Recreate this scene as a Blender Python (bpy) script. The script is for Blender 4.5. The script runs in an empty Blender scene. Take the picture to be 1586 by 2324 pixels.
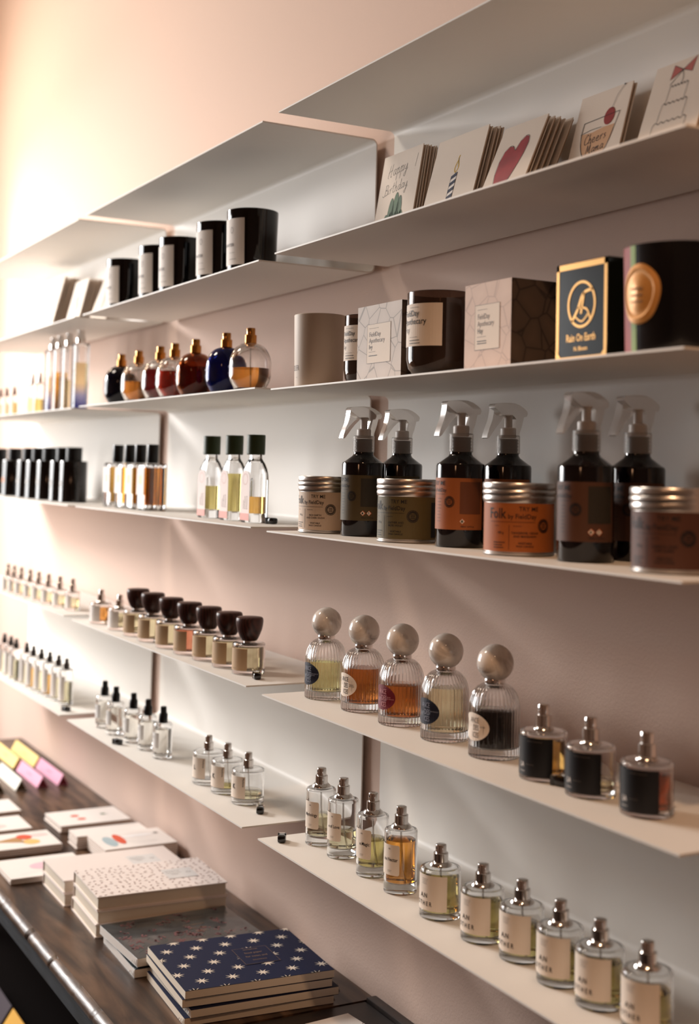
import bpy, bmesh, math, random
from mathutils import Vector, Matrix
random.seed(7)
PI = math.pi
sc = bpy.context.scene
COL = sc.collection

# ------------------------------------------------------------------ materials
def lin(h):
    h = h.lstrip('#'); out = []
    for i in (0, 2, 4):
        c = int(h[i:i+2], 16) / 255
        out.append(c / 12.92 if c <= .04045 else ((c + .055) / 1.055) ** 2.4)
    return (*out, 1)
_M = {}
def mat(name, col='#ffffff', rough=.5, metal=0, trans=0, ior=1.45, coat=0, spec=.5, bump=None, alpha=1, aniso=0):
    if name in _M: return _M[name]
    m = bpy.data.materials.new(name); m.use_nodes = True
    b = m.node_tree.nodes['Principled BSDF']
    b.inputs['Base Color'].default_value = lin(col)
    b.inputs['Roughness'].default_value = rough
    b.inputs['Metallic'].default_value = metal
    b.inputs['Transmission Weight'].default_value = trans
    b.inputs['IOR'].default_value = ior
    b.inputs['Coat Weight'].default_value = coat
    b.inputs['Specular IOR Level'].default_value = spec
    b.inputs['Alpha'].default_value = alpha
    if bump:
        nt = m.node_tree; n = nt.nodes.new('ShaderNodeTexNoise'); t = nt.nodes.new('ShaderNodeTexCoord')
        n.inputs['Scale'].default_value = bump[0]; n.inputs['Detail'].default_value = 4
        bp = nt.nodes.new('ShaderNodeBump'); bp.inputs['Strength'].default_value = bump[1]; bp.inputs['Distance'].default_value = bump[2]
        nt.links.new(t.outputs['Object'], n.inputs['Vector'])
        nt.links.new(n.outputs['Fac'], bp.inputs['Height']); nt.links.new(bp.outputs['Normal'], b.inputs['Normal'])
    _M[name] = m
    return m
def ramp_mat(name, tex, stops, rough=.5, coord='Object', scale=(1, 1, 1), texscale=5, detail=4, distortion=0, feature=None, out=None, bump=0, coat=0, rough2=None, metal=0):
    """a procedural texture through a colour ramp"""
    if name in _M: return _M[name]
    m = bpy.data.materials.new(name); m.use_nodes = True; nt = m.node_tree
    b = nt.nodes['Principled BSDF']; b.inputs['Roughness'].default_value = rough; b.inputs['Coat Weight'].default_value = coat
    b.inputs['Metallic'].default_value = metal
    tc = nt.nodes.new('ShaderNodeTexCoord'); mp = nt.nodes.new('ShaderNodeMapping'); mp.inputs['Scale'].default_value = scale
    t = nt.nodes.new('ShaderNodeTex' + tex); t.inputs['Scale'].default_value = texscale
    if tex == 'Noise': t.inputs['Detail'].default_value = detail; t.inputs['Distortion'].default_value = distortion
    if tex == 'Wave': t.inputs['Distortion'].default_value = distortion; t.inputs['Detail'].default_value = detail
    if feature: t.feature = feature
    r = nt.nodes.new('ShaderNodeValToRGB'); e = r.color_ramp.elements
    while len(e) < len(stops): e.new(.5)
    for el, (p, c) in zip(e, stops): el.position = p; el.color = lin(c)
    nt.links.new(tc.outputs[coord], mp.inputs['Vector']); nt.links.new(mp.outputs['Vector'], t.inputs['Vector'])
    o = t.outputs[out] if out else (t.outputs['Distance'] if tex == 'Voronoi' else t.outputs['Fac'])
    nt.links.new(o, r.inputs['Fac']); nt.links.new(r.outputs['Color'], b.inputs['Base Color'])
    if rough2:
        mr = nt.nodes.new('ShaderNodeMapRange'); mr.inputs['To Min'].default_value = rough2[0]; mr.inputs['To Max'].default_value = rough2[1]
        nt.links.new(o, mr.inputs['Value']); nt.links.new(mr.outputs['Result'], b.inputs['Roughness'])
    if bump:
        bp = nt.nodes.new('ShaderNodeBump'); bp.inputs['Strength'].default_value = bump; bp.inputs['Distance'].default_value = .002
        nt.links.new(o, bp.inputs['Height']); nt.links.new(bp.outputs['Normal'], b.inputs['Normal'])
    _M[name] = m
    return m

WALL = mat('pink_plaster', '#d5bcae', .75, spec=.25, bump=(260, .35, .0012))
LEFTWALL = mat('left_plaster', '#dcc3b2', .75, spec=.25, bump=(260, .3, .0012))
ROOM = mat('room_paint', '#7d6353', .9)
FLOORM = ramp_mat('floor_boards', 'Noise', [(.3, '#1a120e'), (.7, '#2b1f18')], .5, scale=(1, 8, 1), texscale=4)
SHELF = mat('powder_coat', '#ebe7e1', .55, spec=.4, bump=(900, .06, .0004))
GLASS = mat('clear_glass', '#ffffff', 0, trans=1, ior=1.45)
CHROME = mat('chrome', '#ebe7e4', .13, 1)
GOLD = mat('gold_metal', '#c98d4a', .16, 1)
ALU = mat('brushed_aluminium', '#cfc8c2', .3, 1)
WHITE = mat('white_paper', '#ebe4de', .7)
CREAM = mat('cream_paper', '#e3d6c8', .7)
TAN = mat('tan_paper', '#b79a78', .7)
KRAFT = mat('kraft_paper', '#a98465', .85)
INK = mat('black_ink', '#18161a', .6)
GREYINK = mat('grey_ink', '#6d6460', .6)
NAVY = mat('navy_paper', '#12172b', .5)
CRIMSON = mat('crimson_paper', '#6b1426', .5)
BLACKP = mat('black_plastic', '#08080a', .35)
BLACKG = mat('black_gloss', '#050506', .12, coat=.6)
BLACKLBL = mat('black_label', '#0d0d12', .45)
TUBE = mat('tube_plastic', '#e8e4e0', .15, trans=.75, ior=1.2)
MARBLE = ramp_mat('marble', 'Noise', [(.28, '#8d837d'), (.38, '#c9beb5'), (.48, '#e6dcd3'), (.75, '#efe6de')], .12, texscale=22, detail=6, distortion=1.6, coat=.3)
WALNUT = ramp_mat('dark_wood_cap', 'Wave', [(0, '#2b1512'), (1, '#4b2822')], .32, texscale=60, distortion=4, detail=3)
OAKT = ramp_mat('old_table_wood', 'Noise', [(.30, '#170e0a'), (.44, '#35241a'), (.57, '#573f2d'), (.72, '#705540')], .38, scale=(1.1, 7, 4), texscale=4.0, detail=11, distortion=.5, bump=.25, rough2=(.55, .2))
OAKE = ramp_mat('worn_edge_wood', 'Noise', [(.3, '#2b1d15'), (.55, '#4f3a2b'), (.8, '#735b46')], .42, scale=(3, 14, 14), texscale=5, detail=8, distortion=.6, bump=.4)
OAKD = ramp_mat('dark_end_wood', 'Noise', [(.3, '#0f0806'), (.6, '#24150f'), (.8, '#362118')], .45, scale=(10, 2, 4), texscale=3, detail=8, distortion=.6, bump=.3)
APRON = ramp_mat('slate_stained_wood', 'Noise', [(.3, '#1b1d20'), (.6, '#2f343a'), (.8, '#3d4248')], .6, scale=(2, 10, 18), texscale=5, detail=8, bump=.3)
PAGES = ramp_mat('page_block', 'Wave', [(0, '#dacdbb'), (1, '#f0e9df')], .9, scale=(.001, .001, 1), texscale=420, detail=0)
PAGEW = ramp_mat('white_page_block', 'Wave', [(0, '#d9d2cb'), (1, '#f1ece7')], .9, scale=(.001, .001, 1), texscale=420, detail=0)
GREENCAP = mat('green_cap', '#2c3a1d', .5)
def liquid(name, col): return mat('liquid_' + name, col, 0, trans=1, ior=1.34)
L_YG = liquid('lime', '#f2efb0'); L_AMB = liquid('amber', '#c27538'); L_ORG = liquid('orange', '#eda64e')
L_PALE = liquid('pale', '#f3ecc8'); L_HONEY = liquid('honey', '#e9b765'); L_RED = liquid('red', '#d9412c')
L_WINE = liquid('wine', '#5c1016'); L_COGNAC = liquid('cognac', '#7d2c16'); L_CORAL = liquid('coral', '#f0a080')
L_OLIVE = liquid('straw', '#e3d489'); L_BLACK = mat('liquid_black', '#020204', .05)
L_BLUE = liquid('blue', '#5c6fb8')
COBALT = mat('cobalt_glass', '#16277f', .02, trans=.8, ior=1.45)
NAVYG = mat('midnight_glass', '#0b0e22', .03, trans=.5, ior=1.45)
BROWNG = mat('brown_glass', '#a8643c', 0, trans=1, ior=1.45)
SMOKEG = mat('smoked_glass', '#6b5346', .02, trans=.85, ior=1.45)
BLACKGL = mat('black_candle_glass', '#060506', .05, coat=.3)
PETB = mat('dark_bottle_plastic', '#0a0508', .1, coat=.4)
FROST = mat('translucent_plastic', '#fbf8f5', .16, trans=.84, ior=1.13)
WHITEPL = mat('white_plastic', '#d9d0c8', .4)
WAX = mat('wax', '#d8c3ad', .5)

# ------------------------------------------------------------------ mesh builder
_TXT = {}
def text_geo(s, bold=0, shear=0):
    k = (s, bold, shear)
    if k not in _TXT:
        c = bpy.data.curves.new('t', 'FONT'); c.body = s; c.resolution_u = 2; c.offset = bold; c.shear = shear
        o = bpy.data.objects.new('t', c); me = bpy.data.meshes.new_from_object(o)
        vs = [(v.co.x, v.co.y) for v in me.vertices]; fs = [tuple(p.vertices) for p in me.polygons]
        bpy.data.objects.remove(o); bpy.data.meshes.remove(me); bpy.data.curves.remove(c)
        w = max([v[0] for v in vs] or [0])
        _TXT[k] = (vs, fs, w)
    return _TXT[k]
class MB:
    def __init__(s): s.v = []; s.f = []; s.m = []; s.mats = []
    def mi(s, m):
        if m not in s.mats: s.mats.append(m)
        return s.mats.index(m)
    def add(s, vs, fs, m, flip=False):
        b = len(s.v); s.v += [tuple(x) for x in vs]; i = s.mi(m)
        for f in fs:
            f = tuple(b + k for k in f); s.f.append(f[::-1] if flip else f); s.m.append(i)
        return s
    def box(s, x0, x1, y0, y1, z0, z1, m):
        vs = [(x, y, z) for z in (z0, z1) for y in (y0, y1) for x in (x0, x1)]
        return s.add(vs, [(0, 2, 3, 1), (4, 5, 7, 6), (0, 1, 5, 4), (2, 6, 7, 3), (0, 4, 6, 2), (1, 3, 7, 5)], m)
    def bbox(s, x0, x1, y0, y1, z0, z1, m, r=.0015, seg=2):
        bm = bmesh.new(); bmesh.ops.create_cube(bm, size=1)
        for v in bm.verts: v.co = Vector(((x0 + x1) / 2 + v.co.x * (x1 - x0), (y0 + y1) / 2 + v.co.y * (y1 - y0), (z0 + z1) / 2 + v.co.z * (z1 - z0)))
        bmesh.ops.bevel(bm, geom=bm.edges[:], offset=r, segments=seg, affect='EDGES', profile=.5)
        bm.verts.index_update()
        s.add([v.co[:] for v in bm.verts], [[v.index for v in f.verts] for f in bm.faces], m); bm.free(); return s
    def lathe(s, prof, m, n=32, flip=False, flute=None, c=(0, 0)):
        vs = []; fs = []; rings = []
        for r, z in prof:
            if r < 1e-6: rings.append([len(vs)]); vs.append((c[0], c[1], z)); continue
            ring = []
            for k in range(n):
                a = 2 * PI * k / n; rr = r
                if flute: rr = r * (1 - flute[1] * abs(math.sin(a * flute[0] / 2)))
                ring.append(len(vs)); vs.append((c[0] + rr * math.cos(a), c[1] + rr * math.sin(a), z))
            rings.append(ring)
        for A, B in zip(rings, rings[1:]):
            for k in range(n):
                j = (k + 1) % n
                if len(A) == 1 and len(B) == 1: continue
                if len(A) == 1: fs.append((A[0], B[j], B[k]))
                elif len(B) == 1: fs.append((A[k], A[j], B[0]))
                else: fs.append((A[k], A[j], B[j], B[k]))
        return s.add(vs, fs, m, flip)
    def loft(s, secs, m, n=32, flip=False, p=4):
        """superellipse sections: (half_x, half_y, z)"""
        vs = []; fs = []
        for a_, b_, z in secs:
            for k in range(n):
                t = 2 * PI * (k + .5) / n; c, q = math.cos(t), math.sin(t)
                vs.append((a_ * math.copysign(abs(c) ** (2 / p), c), b_ * math.copysign(abs(q) ** (2 / p), q), z))
        for i in range(len(secs) - 1):
            for k in range(n):
                j = (k + 1) % n; fs.append((i * n + k, i * n + j, (i + 1) * n + j, (i + 1) * n + k))
        fs.append(tuple(range(n))[::-1]); fs.append(tuple((len(secs) - 1) * n + k for k in range(n)))
        return s.add(vs, fs, m, flip)
    def tube(s, pts, r, m, n=8):
        pts = [Vector(p) for p in pts]; vs = []; fs = []
        for i, p in enumerate(pts):
            d = (pts[min(i + 1, len(pts) - 1)] - pts[max(i - 1, 0)]).normalized()
            a = d.orthogonal().normalized(); b = d.cross(a)
            for k in range(n):
                t = 2 * PI * k / n; vs.append(p + r * (math.cos(t) * a + math.sin(t) * b))
        for i in range(len(pts) - 1):
            for k in range(n):
                j = (k + 1) % n; fs.append((i * n + k, i * n + j, (i + 1) * n + j, (i + 1) * n + k))
        fs.append(tuple(range(n))[::-1]); fs.append(tuple((len(pts) - 1) * n + k for k in range(n)))
        return s.add(vs, fs, m)
    def prism(s, poly, fn, h, m):
        """poly (u,v) extruded between fn(u,v,0) and fn(u,v,h)"""
        n = len(poly); vs = [fn(u, v, 0) for u, v in poly] + [fn(u, v, h) for u, v in poly]
        fs = [tuple(range(n))[::-1], tuple(range(n, 2 * n))] + [(k, (k + 1) % n, n + (k + 1) % n, n + k) for k in range(n)]
        return s.add(vs, fs, m)
    # ---- flat artwork through a mapping fn(u,v)->xyz
    def poly(s, pts, fn, m): return s.add([fn(*p) for p in pts], [tuple(range(len(pts)))], m)
    def patch(s, u0, u1, v0, v1, fn, m, nu=1, nv=1):
        vs = [fn(u0 + (u1 - u0) * i / nu, v0 + (v1 - v0) * j / nv) for j in range(nv + 1) for i in range(nu + 1)]
        return s.add(vs, [(j * (nu + 1) + i, j * (nu + 1) + i + 1, (j + 1) * (nu + 1) + i + 1, (j + 1) * (nu + 1) + i) for j in range(nv) for i in range(nu)], m)
    def ell(s, u, v, ru, rv, fn, m, n=28):
        vs = [fn(u, v)] + [fn(u + ru * math.cos(2 * PI * k / n), v + rv * math.sin(2 * PI * k / n)) for k in range(n)]
        mid = [fn(u + .5 * ru * math.cos(2 * PI * k / n), v + .5 * rv * math.sin(2 * PI * k / n)) for k in range(n)]
        vs += mid
        fs = [(0, 1 + n + k, 1 + n + (k + 1) % n) for k in range(n)] + [(1 + n + k, 1 + k, 1 + (k + 1) % n, 1 + n + (k + 1) % n) for k in range(n)]
        return s.add(vs, fs, m)
    def ring(s, u, v, ru, rv, w, fn, m, n=32):
        vs = []
        for q in (1, 0):
            vs += [fn(u + (ru - w * q) * math.cos(2 * PI * k / n), v + (rv - w * q) * math.sin(2 * PI * k / n)) for k in range(n)]
        return s.add(vs, [(k, n + k, n + (k + 1) % n, (k + 1) % n) for k in range(n)], m)
    def text(s, t, u, v, size, fn, m, al='l', bold=0, sx=1, shear=0, rot=0):
        vs, fs, w = text_geo(t, bold, shear); k = size
        off = {'l': 0, 'c': -w * k * sx / 2, 'r': -w * k * sx}[al]; cr, sr = math.cos(rot), math.sin(rot)
        out = []
        for a, b in vs:
            x, y = a * k * sx + off, b * k
            out.append(fn(u + x * cr - y * sr, v + x * sr + y * cr))
        return s.add(out, fs, m)
    def stroke(s, pts, w, fn, m, smooth=True):
        if smooth and len(pts) > 2:
            P = [pts[0]] + list(pts) + [pts[-1]]; q = []
            for i in range(1, len(P) - 2):
                for t in (0, .25, .5, .75):
                    q.append(tuple(.5 * (2 * P[i][d] + (P[i+1][d] - P[i-1][d]) * t + (2 * P[i-1][d] - 5 * P[i][d] + 4 * P[i+1][d] - P[i+2][d]) * t * t + (3 * P[i][d] - P[i-1][d] - 3 * P[i+1][d] + P[i+2][d]) * t ** 3) for d in (0, 1)))
            q.append(pts[-1]); pts = q
        vs = []
        for i, p in enumerate(pts):
            a = pts[max(i - 1, 0)]; b = pts[min(i + 1, len(pts) - 1)]
            dx, dy = b[0] - a[0], b[1] - a[1]; L = math.hypot(dx, dy) or 1
            nx, ny = -dy / L * w / 2, dx / L * w / 2
            vs += [fn(p[0] + nx, p[1] + ny), fn(p[0] - nx, p[1] - ny)]
        return s.add(vs, [(2 * i, 2 * i + 1, 2 * i + 3, 2 * i + 2) for i in range(len(pts) - 1)], m)
    def mesh(s, name, angle=35, smooth=True):
        me = bpy.data.meshes.new(name); me.from_pydata(s.v, [], s.f)
        for m in s.mats: me.materials.append(m)
        me.polygons.foreach_set('material_index', s.m)
        if smooth:
            me.polygons.foreach_set('use_smooth', [True] * len(s.f))
            me.update(); me.set_sharp_from_angle(angle=math.radians(angle))
        me.update(); return me

_MESH = {}
def obj(name, me, parent=None, loc=(0, 0, 0), rot=None):
    o = bpy.data.objects.new(name, me); COL.objects.link(o); o.location = loc
    if rot: o.rotation_euler = rot
    if parent: o.parent = parent
    return o
def part(key, name, parent, build, loc=(0, 0, 0), rot=None, angle=35, label=None, smooth=True, sub='lettering'):
    """a child mesh; equal keys share mesh data; the printing on a label becomes its sub-part"""
    if key not in _MESH:
        b = MB(); build(b); k2 = None
        if name in ('label', 'cover_print') and len(b.mats) > 1 and name == 'label':
            p, q = MB(), MB()
            for mb, keep in ((p, lambda i: i == 0), (q, lambda i: i > 0)):
                for f, i in zip(b.f, b.m):
                    if keep(i): mb.add([b.v[k] for k in f], [tuple(range(len(f)))], b.mats[i])
            b = p; k2 = q.mesh(sub, angle, smooth)
        _MESH[key] = (b.mesh(name, angle, smooth), k2)
    me, m2 = _MESH[key]
    o = obj(name, me, parent, loc, rot)
    if m2: obj(sub, m2, o)
    if label: o['label'] = label
    return o
def tag(o, label, cat, group=None):
    o['label'] = label; o['category'] = cat
    if group: o['group'] = group
    return o
def thing(name, label, cat, loc, rotz=0, group=None, rot=None):
    o = bpy.data.objects.new(name, None); COL.objects.link(o); o.empty_display_size = .02
    o.location = loc; o.rotation_euler = rot or (0, 0, rotz)
    return tag(o, label, cat, group)
def struct(name, b, angle=35):
    o = obj(name, b.mesh(name, angle)); o['kind'] = 'structure'; return o
def cyl(r, a0=-PI / 2):
    """wraps (u,v) round a cylinder whose front faces the shop (-y)"""
    return lambda u, v: (r * math.cos(a0 + u / r), r * math.sin(a0 + u / r), v)
ORD = ['', 'first', 'second', 'third', 'fourth', 'fifth', 'sixth', 'seventh', 'eighth', 'ninth']

# ------------------------------------------------------------------ the room
WY = .010
b = MB(); b.box(-2.15, 4.6, WY, .12, -1.82, 2.25, WALL); struct('wall_back', b)
LX = -2.05
b = MB()
b.box(LX - .1, LX, -.45, WY, -1.82, 2.25, LEFTWALL); b.box(LX - .1, LX, -4.2, -3.85, -1.82, 2.25, LEFTWALL)
b.box(LX - .1, LX, -3.85, -.45, -1.82, -.55, LEFTWALL); b.box(LX - .1, LX, -3.85, -.45, 1.0, 2.25, LEFTWALL); struct('wall_left', b)
b = MB(); b.box(4.5, 4.6, -4.2, WY, -1.82, 2.25, ROOM); struct('wall_right', b)
b = MB(); b.box(LX - .1, 4.6, -4.3, -4.2, -1.82, 2.25, ROOM); struct('wall_front', b)
b = MB(); b.box(LX - .1, 4.6, -4.3, .12, -1.9, -1.82, FLOORM); struct('floor', b)
b = MB(); b.box(LX - .1, 4.6, -4.3, .12, 2.25, 2.33, mat('ceiling_paint', '#93806f', .9)); struct('ceiling', b)
WFR = mat('window_frame_paint', '#e6ded4', .5)
b = MB()
for y0, y1 in ((-3.85, -3.8), (-2.2, -2.15), (-.50, -.45)): b.box(LX - .08, LX - .02, y0, y1, -.55, 1.0, WFR)
for z0, z1 in ((-.55, -.50), (.95, 1.0)): b.box(LX - .08, LX - .02, -3.8, -2.2, z0, z1, WFR); b.box(LX - .08, LX - .02, -2.15, -.50, z0, z1, WFR)
struct('window_1', b)

# ------------------------------------------------------------------ shelf units
D = .2262; T = .0025
XR = {'left': (-1.1979, -.0615), 'middle': (0, 1), 'right': (1.0634, 2.0329)}
Z = {'left': (.4598, .2216, .0002, -.2328, -.4944, -.7281), 'middle': (.4604, .2201, .0025, -.2325, -.4965, -.7278), 'right': (.4619, .2233, -.0026, -.2358, -.5002, -.7300)}
def sheet(b, path, x0, x1, m):
    n = len(path); L = []; R = []
    for i, p in enumerate(path):
        a = path[max(i - 1, 0)]; c = path[min(i + 1, n - 1)]
        dy, dz = c[0] - a[0], c[1] - a[1]; l = math.hypot(dy, dz); ny, nz = -dz / l * T / 2, dy / l * T / 2
        L.append((p[0] + ny, p[1] + nz)); R.append((p[0] - ny, p[1] - nz))
    poly = L + R[::-1]
    vs = [(x, y, z) for x in (x0, x1) for y, z in poly]; k = 2 * n; fs = []
    for i in range(k): fs.append((i, (i + 1) % k, k + (i + 1) % k, k + i))
    for i in range(n - 1):
        q = (i, i + 1, k - 2 - i, k - 1 - i); fs.append(q[::-1]); fs.append(tuple(k + j for j in q))
    b.add(vs, fs, m)
RB = .011
for col in ('left', 'middle', 'right'):
    x0, x1 = XR[col]
    for row, (i, j) in {'top': (0, 1), 'middle': (2, 3), 'bottom': (4, 5)}.items():
        zu, zl = Z[col][i], Z[col][j]
        t = thing('wall_shelf', {'left': 'far left', 'middle': 'middle', 'right': 'nearest right'}[col] + ' white metal wall shelf of the ' + row + ' row, folded into a C', 'shelf', ((x0 + x1) / 2, 0, zl), 0, 'folded white metal wall shelves')
        h = zu - zl; w = (x1 - x0) / 2
        arc_u = [(-RB + RB * math.sin(a), h - RB + RB * math.cos(a)) for a in [PI / 2 * k / 6 for k in range(7)]]
        arc_l = [(-RB + RB * math.cos(a), RB - RB * math.sin(a)) for a in [PI / 2 * k / 6 for k in range(7)]]
        b = MB(); sheet(b, [(-D, h), (-RB, h)], -w, w, SHELF); obj('upper_shelf', b.mesh('upper_shelf'), t)
        b = MB(); sheet(b, arc_u + arc_l, -w, w, SHELF); obj('back_panel', b.mesh('back_panel', 50), t)
        b = MB(); sheet(b, [(-RB, 0), (-D, 0)], -w, w, SHELF); obj('lower_shelf', b.mesh('lower_shelf'), t)
        b = MB(); b.box(-w + .12, w - .12, T / 2, WY, h * .35, h * .65, SHELF); obj('mounting_rail', b.mesh('mounting_rail'), t)
def top(col, s): return Z[col]['ABCDEF'.index(s)] + T / 2 + .0002

# ------------------------------------------------------------------ common bottle parts
def glass_shell(b, R, H, base, wall, neck, m=GLASS, n=40, sh=.004, flute=None, dome=None):
    """round bottle: outer skin, then the inner cavity"""
    c = .0025
    out = [(0, 0), (R - c, 0), (R - .0006, .0008), (R, c)]
    if dome:
        z0 = dome
        out += [(R, z0 * .5), (R, z0)] + [(neck + (R - neck) * math.cos(a), z0 + (H - z0) * math.sin(a)) for a in [PI / 2 * k / 9 for k in range(1, 9)]] + [(neck, H)]
    else:
        out += [(R, H * .5)] + [(R - sh + sh * math.cos(q), H - sh + sh * math.sin(q)) for q in [PI / 2 * k / 6 for k in range(7)]] + [(neck, H + .001)]
    out += [(0, H + .001)]
    b.lathe(out, m, n, flute=flute)
    r = R - wall; ins = [(0, base), (r - .002, base), (r, base + .002)]
    if dome: ins += [(r, dome)] + [(neck - .003 + (r - neck + .003) * math.cos(a), dome + (H - .004 - dome) * math.sin(a)) for a in [PI / 2 * k / 6 for k in range(1, 6)]] + [(0, H - .003)]
    else: ins += [(r - sh + sh * math.cos(q), H - sh - wall * .8 + sh * math.sin(q)) for q in [PI / 2 * k / 6 for k in range(7)]] + [(0, H - wall * .8)]
    b.lathe(ins, m, n, flip=True)
def liquid_body(b, r, z0, z1, m, n=40):
    b.lathe([(0, z0), (r - .002, z0), (r, z0 + .002), (r, z1 - .0004), (r - .0006, z1), (0, z1)], m, n)
def sprayer(key, t, z, H, rf, rb, rt, m, fl=.004):
    """flange and barrel, with the actuator button and its nozzle as a sub-part"""
    z1 = z + fl; z2 = z1 + (H - z - fl) * .53
    def base(b):
        b.lathe([(0, z), (rf, z), (rf + .0004, z + .0006), (rf - .0002, z + fl * .5), (rf - .003, z + fl), (0, z + fl)], m, 28)
        b.lathe([(0, z1), (rb, z1), (rb, z2 - .0006), (rb - .0006, z2), (0, z2)], m, 28)
    def but(b):
        b.lathe([(0, z2), (rt, z2), (rt, H - .0012), (rt - .0004, H - .0004), (rt - .0014, H), (0, H)], m, 28)
        fn = lambda u, v: (u, -math.sqrt(max(rt * rt - u * u, 0)) - .0002, v)
        b.ell(0, (z2 + H) / 2 + .001, .0014, .0014, fn, BLACKP, 12)
    o = part(key, 'spray_pump', t, base); part(key + 'b', 'spray_button', o, but)
def small_lines(b, u0, v, n, fn, m, w=.0005, L=.007, gap=.0018, seed=1):
    r = random.Random(seed)
    for k in range(n):
        u = u0; end = u0 + L * (1 - .25 * r.random())
        while u < end:
            l = min(.0014 + .0016 * r.random(), end - u); b.patch(u, u + l, v - k * gap, v - k * gap + w, fn, m); u += l + .0006

# ------------------------------------------------------------------ right unit: fluted bottles with marble stoppers
def marble_bottle(x, y, r, level, liq, lblmat, inkm, label, small):
    z = top('right', 'E')
    t = thing('perfume_bottle', label, 'perfume bottle', (x, y, z), 0, 'fluted perfume bottles with round marble stoppers')
    R = .0332
    part('mb_glass', 'bottle', t, lambda b: glass_shell(b, R, .0935, .0125, .0032, .0125, n=144, flute=(36, .03), dome=.060))
    rl = R - .0038
    def liq_b(b):
        if level <= .0605: liquid_body(b, rl, .0128, level, liq)
        else:
            pr = [(0, .0128), (rl - .002, .0128), (rl, .0148), (rl, .060)]
            for k in range(1, 5):
                zz = .060 + (level - .060) * k / 4; s = (zz - .060) / (.0895 - .060)
                pr.append((.009 + (rl - .009) * math.sqrt(max(0, 1 - s * s)), zz))
            b.lathe(pr + [(0, level)], liq, 40)
    part('mb_liq%.4f%s' % (level, liq.name), 'perfume', t, liq_b)
    part('mb_collar', 'collar', t, lambda b: b.lathe([(0, .0935), (.0135, .0935), (.0138, .095), (.0138, .0985), (.0132, .1), (0, .1)], CHROME, 32))
    def stop(b):
        rb = .0243; c = .1198
        b.lathe([(0, c - rb + .002)] + [(rb * math.sin(a), c - rb * math.cos(a)) for a in [.42 + (PI - .42) * k / 20 for k in range(20)]] + [(0, c + rb)], MARBLE, 40)
    o = part('mb_stop', 'stopper', t, stop, rot=(0, 0, x * 13))
    fn = cyl(R + .0004)
    def lab(b):
        b.ell(0, .040, .0262, .0178, fn, lblmat)
        f2 = cyl(R + .0007)
        for k, w in enumerate(('ANCE', 'DES', 'ICES')):
            b.text(w, .0112, .0455 - k * .0092, .0098, f2, inkm, 'r', bold=.0, sx=.62)
        for k, w in enumerate(small): b.text(w, .0128, .0402 - k * .0024, .0022, f2, inkm, bold=.012)
    part('mb_lab' + label, 'label', t, lab)
for a in [
    (1.1259, -.1434, .0322, .0595, L_YG, NAVY, mat('silver_ink', '#8e93a5', .4), 'fluted bottle of lime liquid, navy oval label and grey-veined marble ball stopper', ('POUDRE DE', 'FLEUR')),
    (1.2418, -.1390, .0327, .0650, L_AMB, CREAM, INK, 'fluted bottle of amber liquid, cream oval label, darkly veined marble ball stopper', ('VANILLE', 'DE FLEUR')),
    (1.3586, -.1400, .0335, .0575, L_AMB, CRIMSON, mat('pink_ink', '#c98a90', .5), 'fluted bottle of amber liquid with crimson oval label and marble ball stopper', ('FLEUR', 'D ORANGE')),
    (1.4758, -.1400, .0331, .0713, L_PALE, NAVY, mat('silver_ink'), 'fluted bottle of pale liquid, navy oval label, beside the black bottle', ('PATCHOULI',)),
    (1.5929, -.1391, .0339, .0604, L_BLACK, CREAM, GREYINK, 'fluted bottle of black liquid with cream oval label and marble ball stopper', ('VETIVER',))]: marble_bottle(*a)

def black_label_bottle(x, y, liq, level, label):
    t = thing('spray_bottle', label, 'perfume bottle', (x, y, top('right', 'E')), 0, 'black-labelled spray bottles')
    R = .0290; H = .0572
    part('bl_glass', 'bottle', t, lambda b: glass_shell(b, R, H, .008, .0026, .012, n=48, sh=.003))
    part('bl_liq' + liq.name, 'perfume', t, lambda b: liquid_body(b, R - .0031, .0083, level, liq))
    sprayer('bl_spray', t, H + .001, .0882, .0125, .0098, .0074, CHROME)
    fn = cyl(R + .0003); f2 = cyl(R + .0006)
    def lab(b):
        b.patch(-.0385, .0385, .0055, .0515, fn, BLACKLBL, 24, 1)
        b.text('LA', -.006, .0165, .008, f2, WHITE, 'l', bold=.012, sx=.8); small_lines(b, .004, .0195, 1, f2, GREYINK, L=.012)
        small_lines(b, -.006, .011, 1, f2, WHITE, L=.009); small_lines(b, .006, .047, 1, f2, GREYINK, L=.020)
    part('bl_lab', 'label', t, lab)
black_label_bottle(1.7182, -.1540, L_HONEY, .047, 'black-labelled spray bottle of honey liquid beside the black fluted bottle')
black_label_bottle(1.8066, -.1533, L_PALE, .020, 'black-labelled spray bottle nearly empty, between the honey and the red one')
black_label_bottle(1.8987, -.1500, liquid('rust', '#b3522c'), .045, 'black-labelled spray bottle of rust red liquid at the shelf end')

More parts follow.
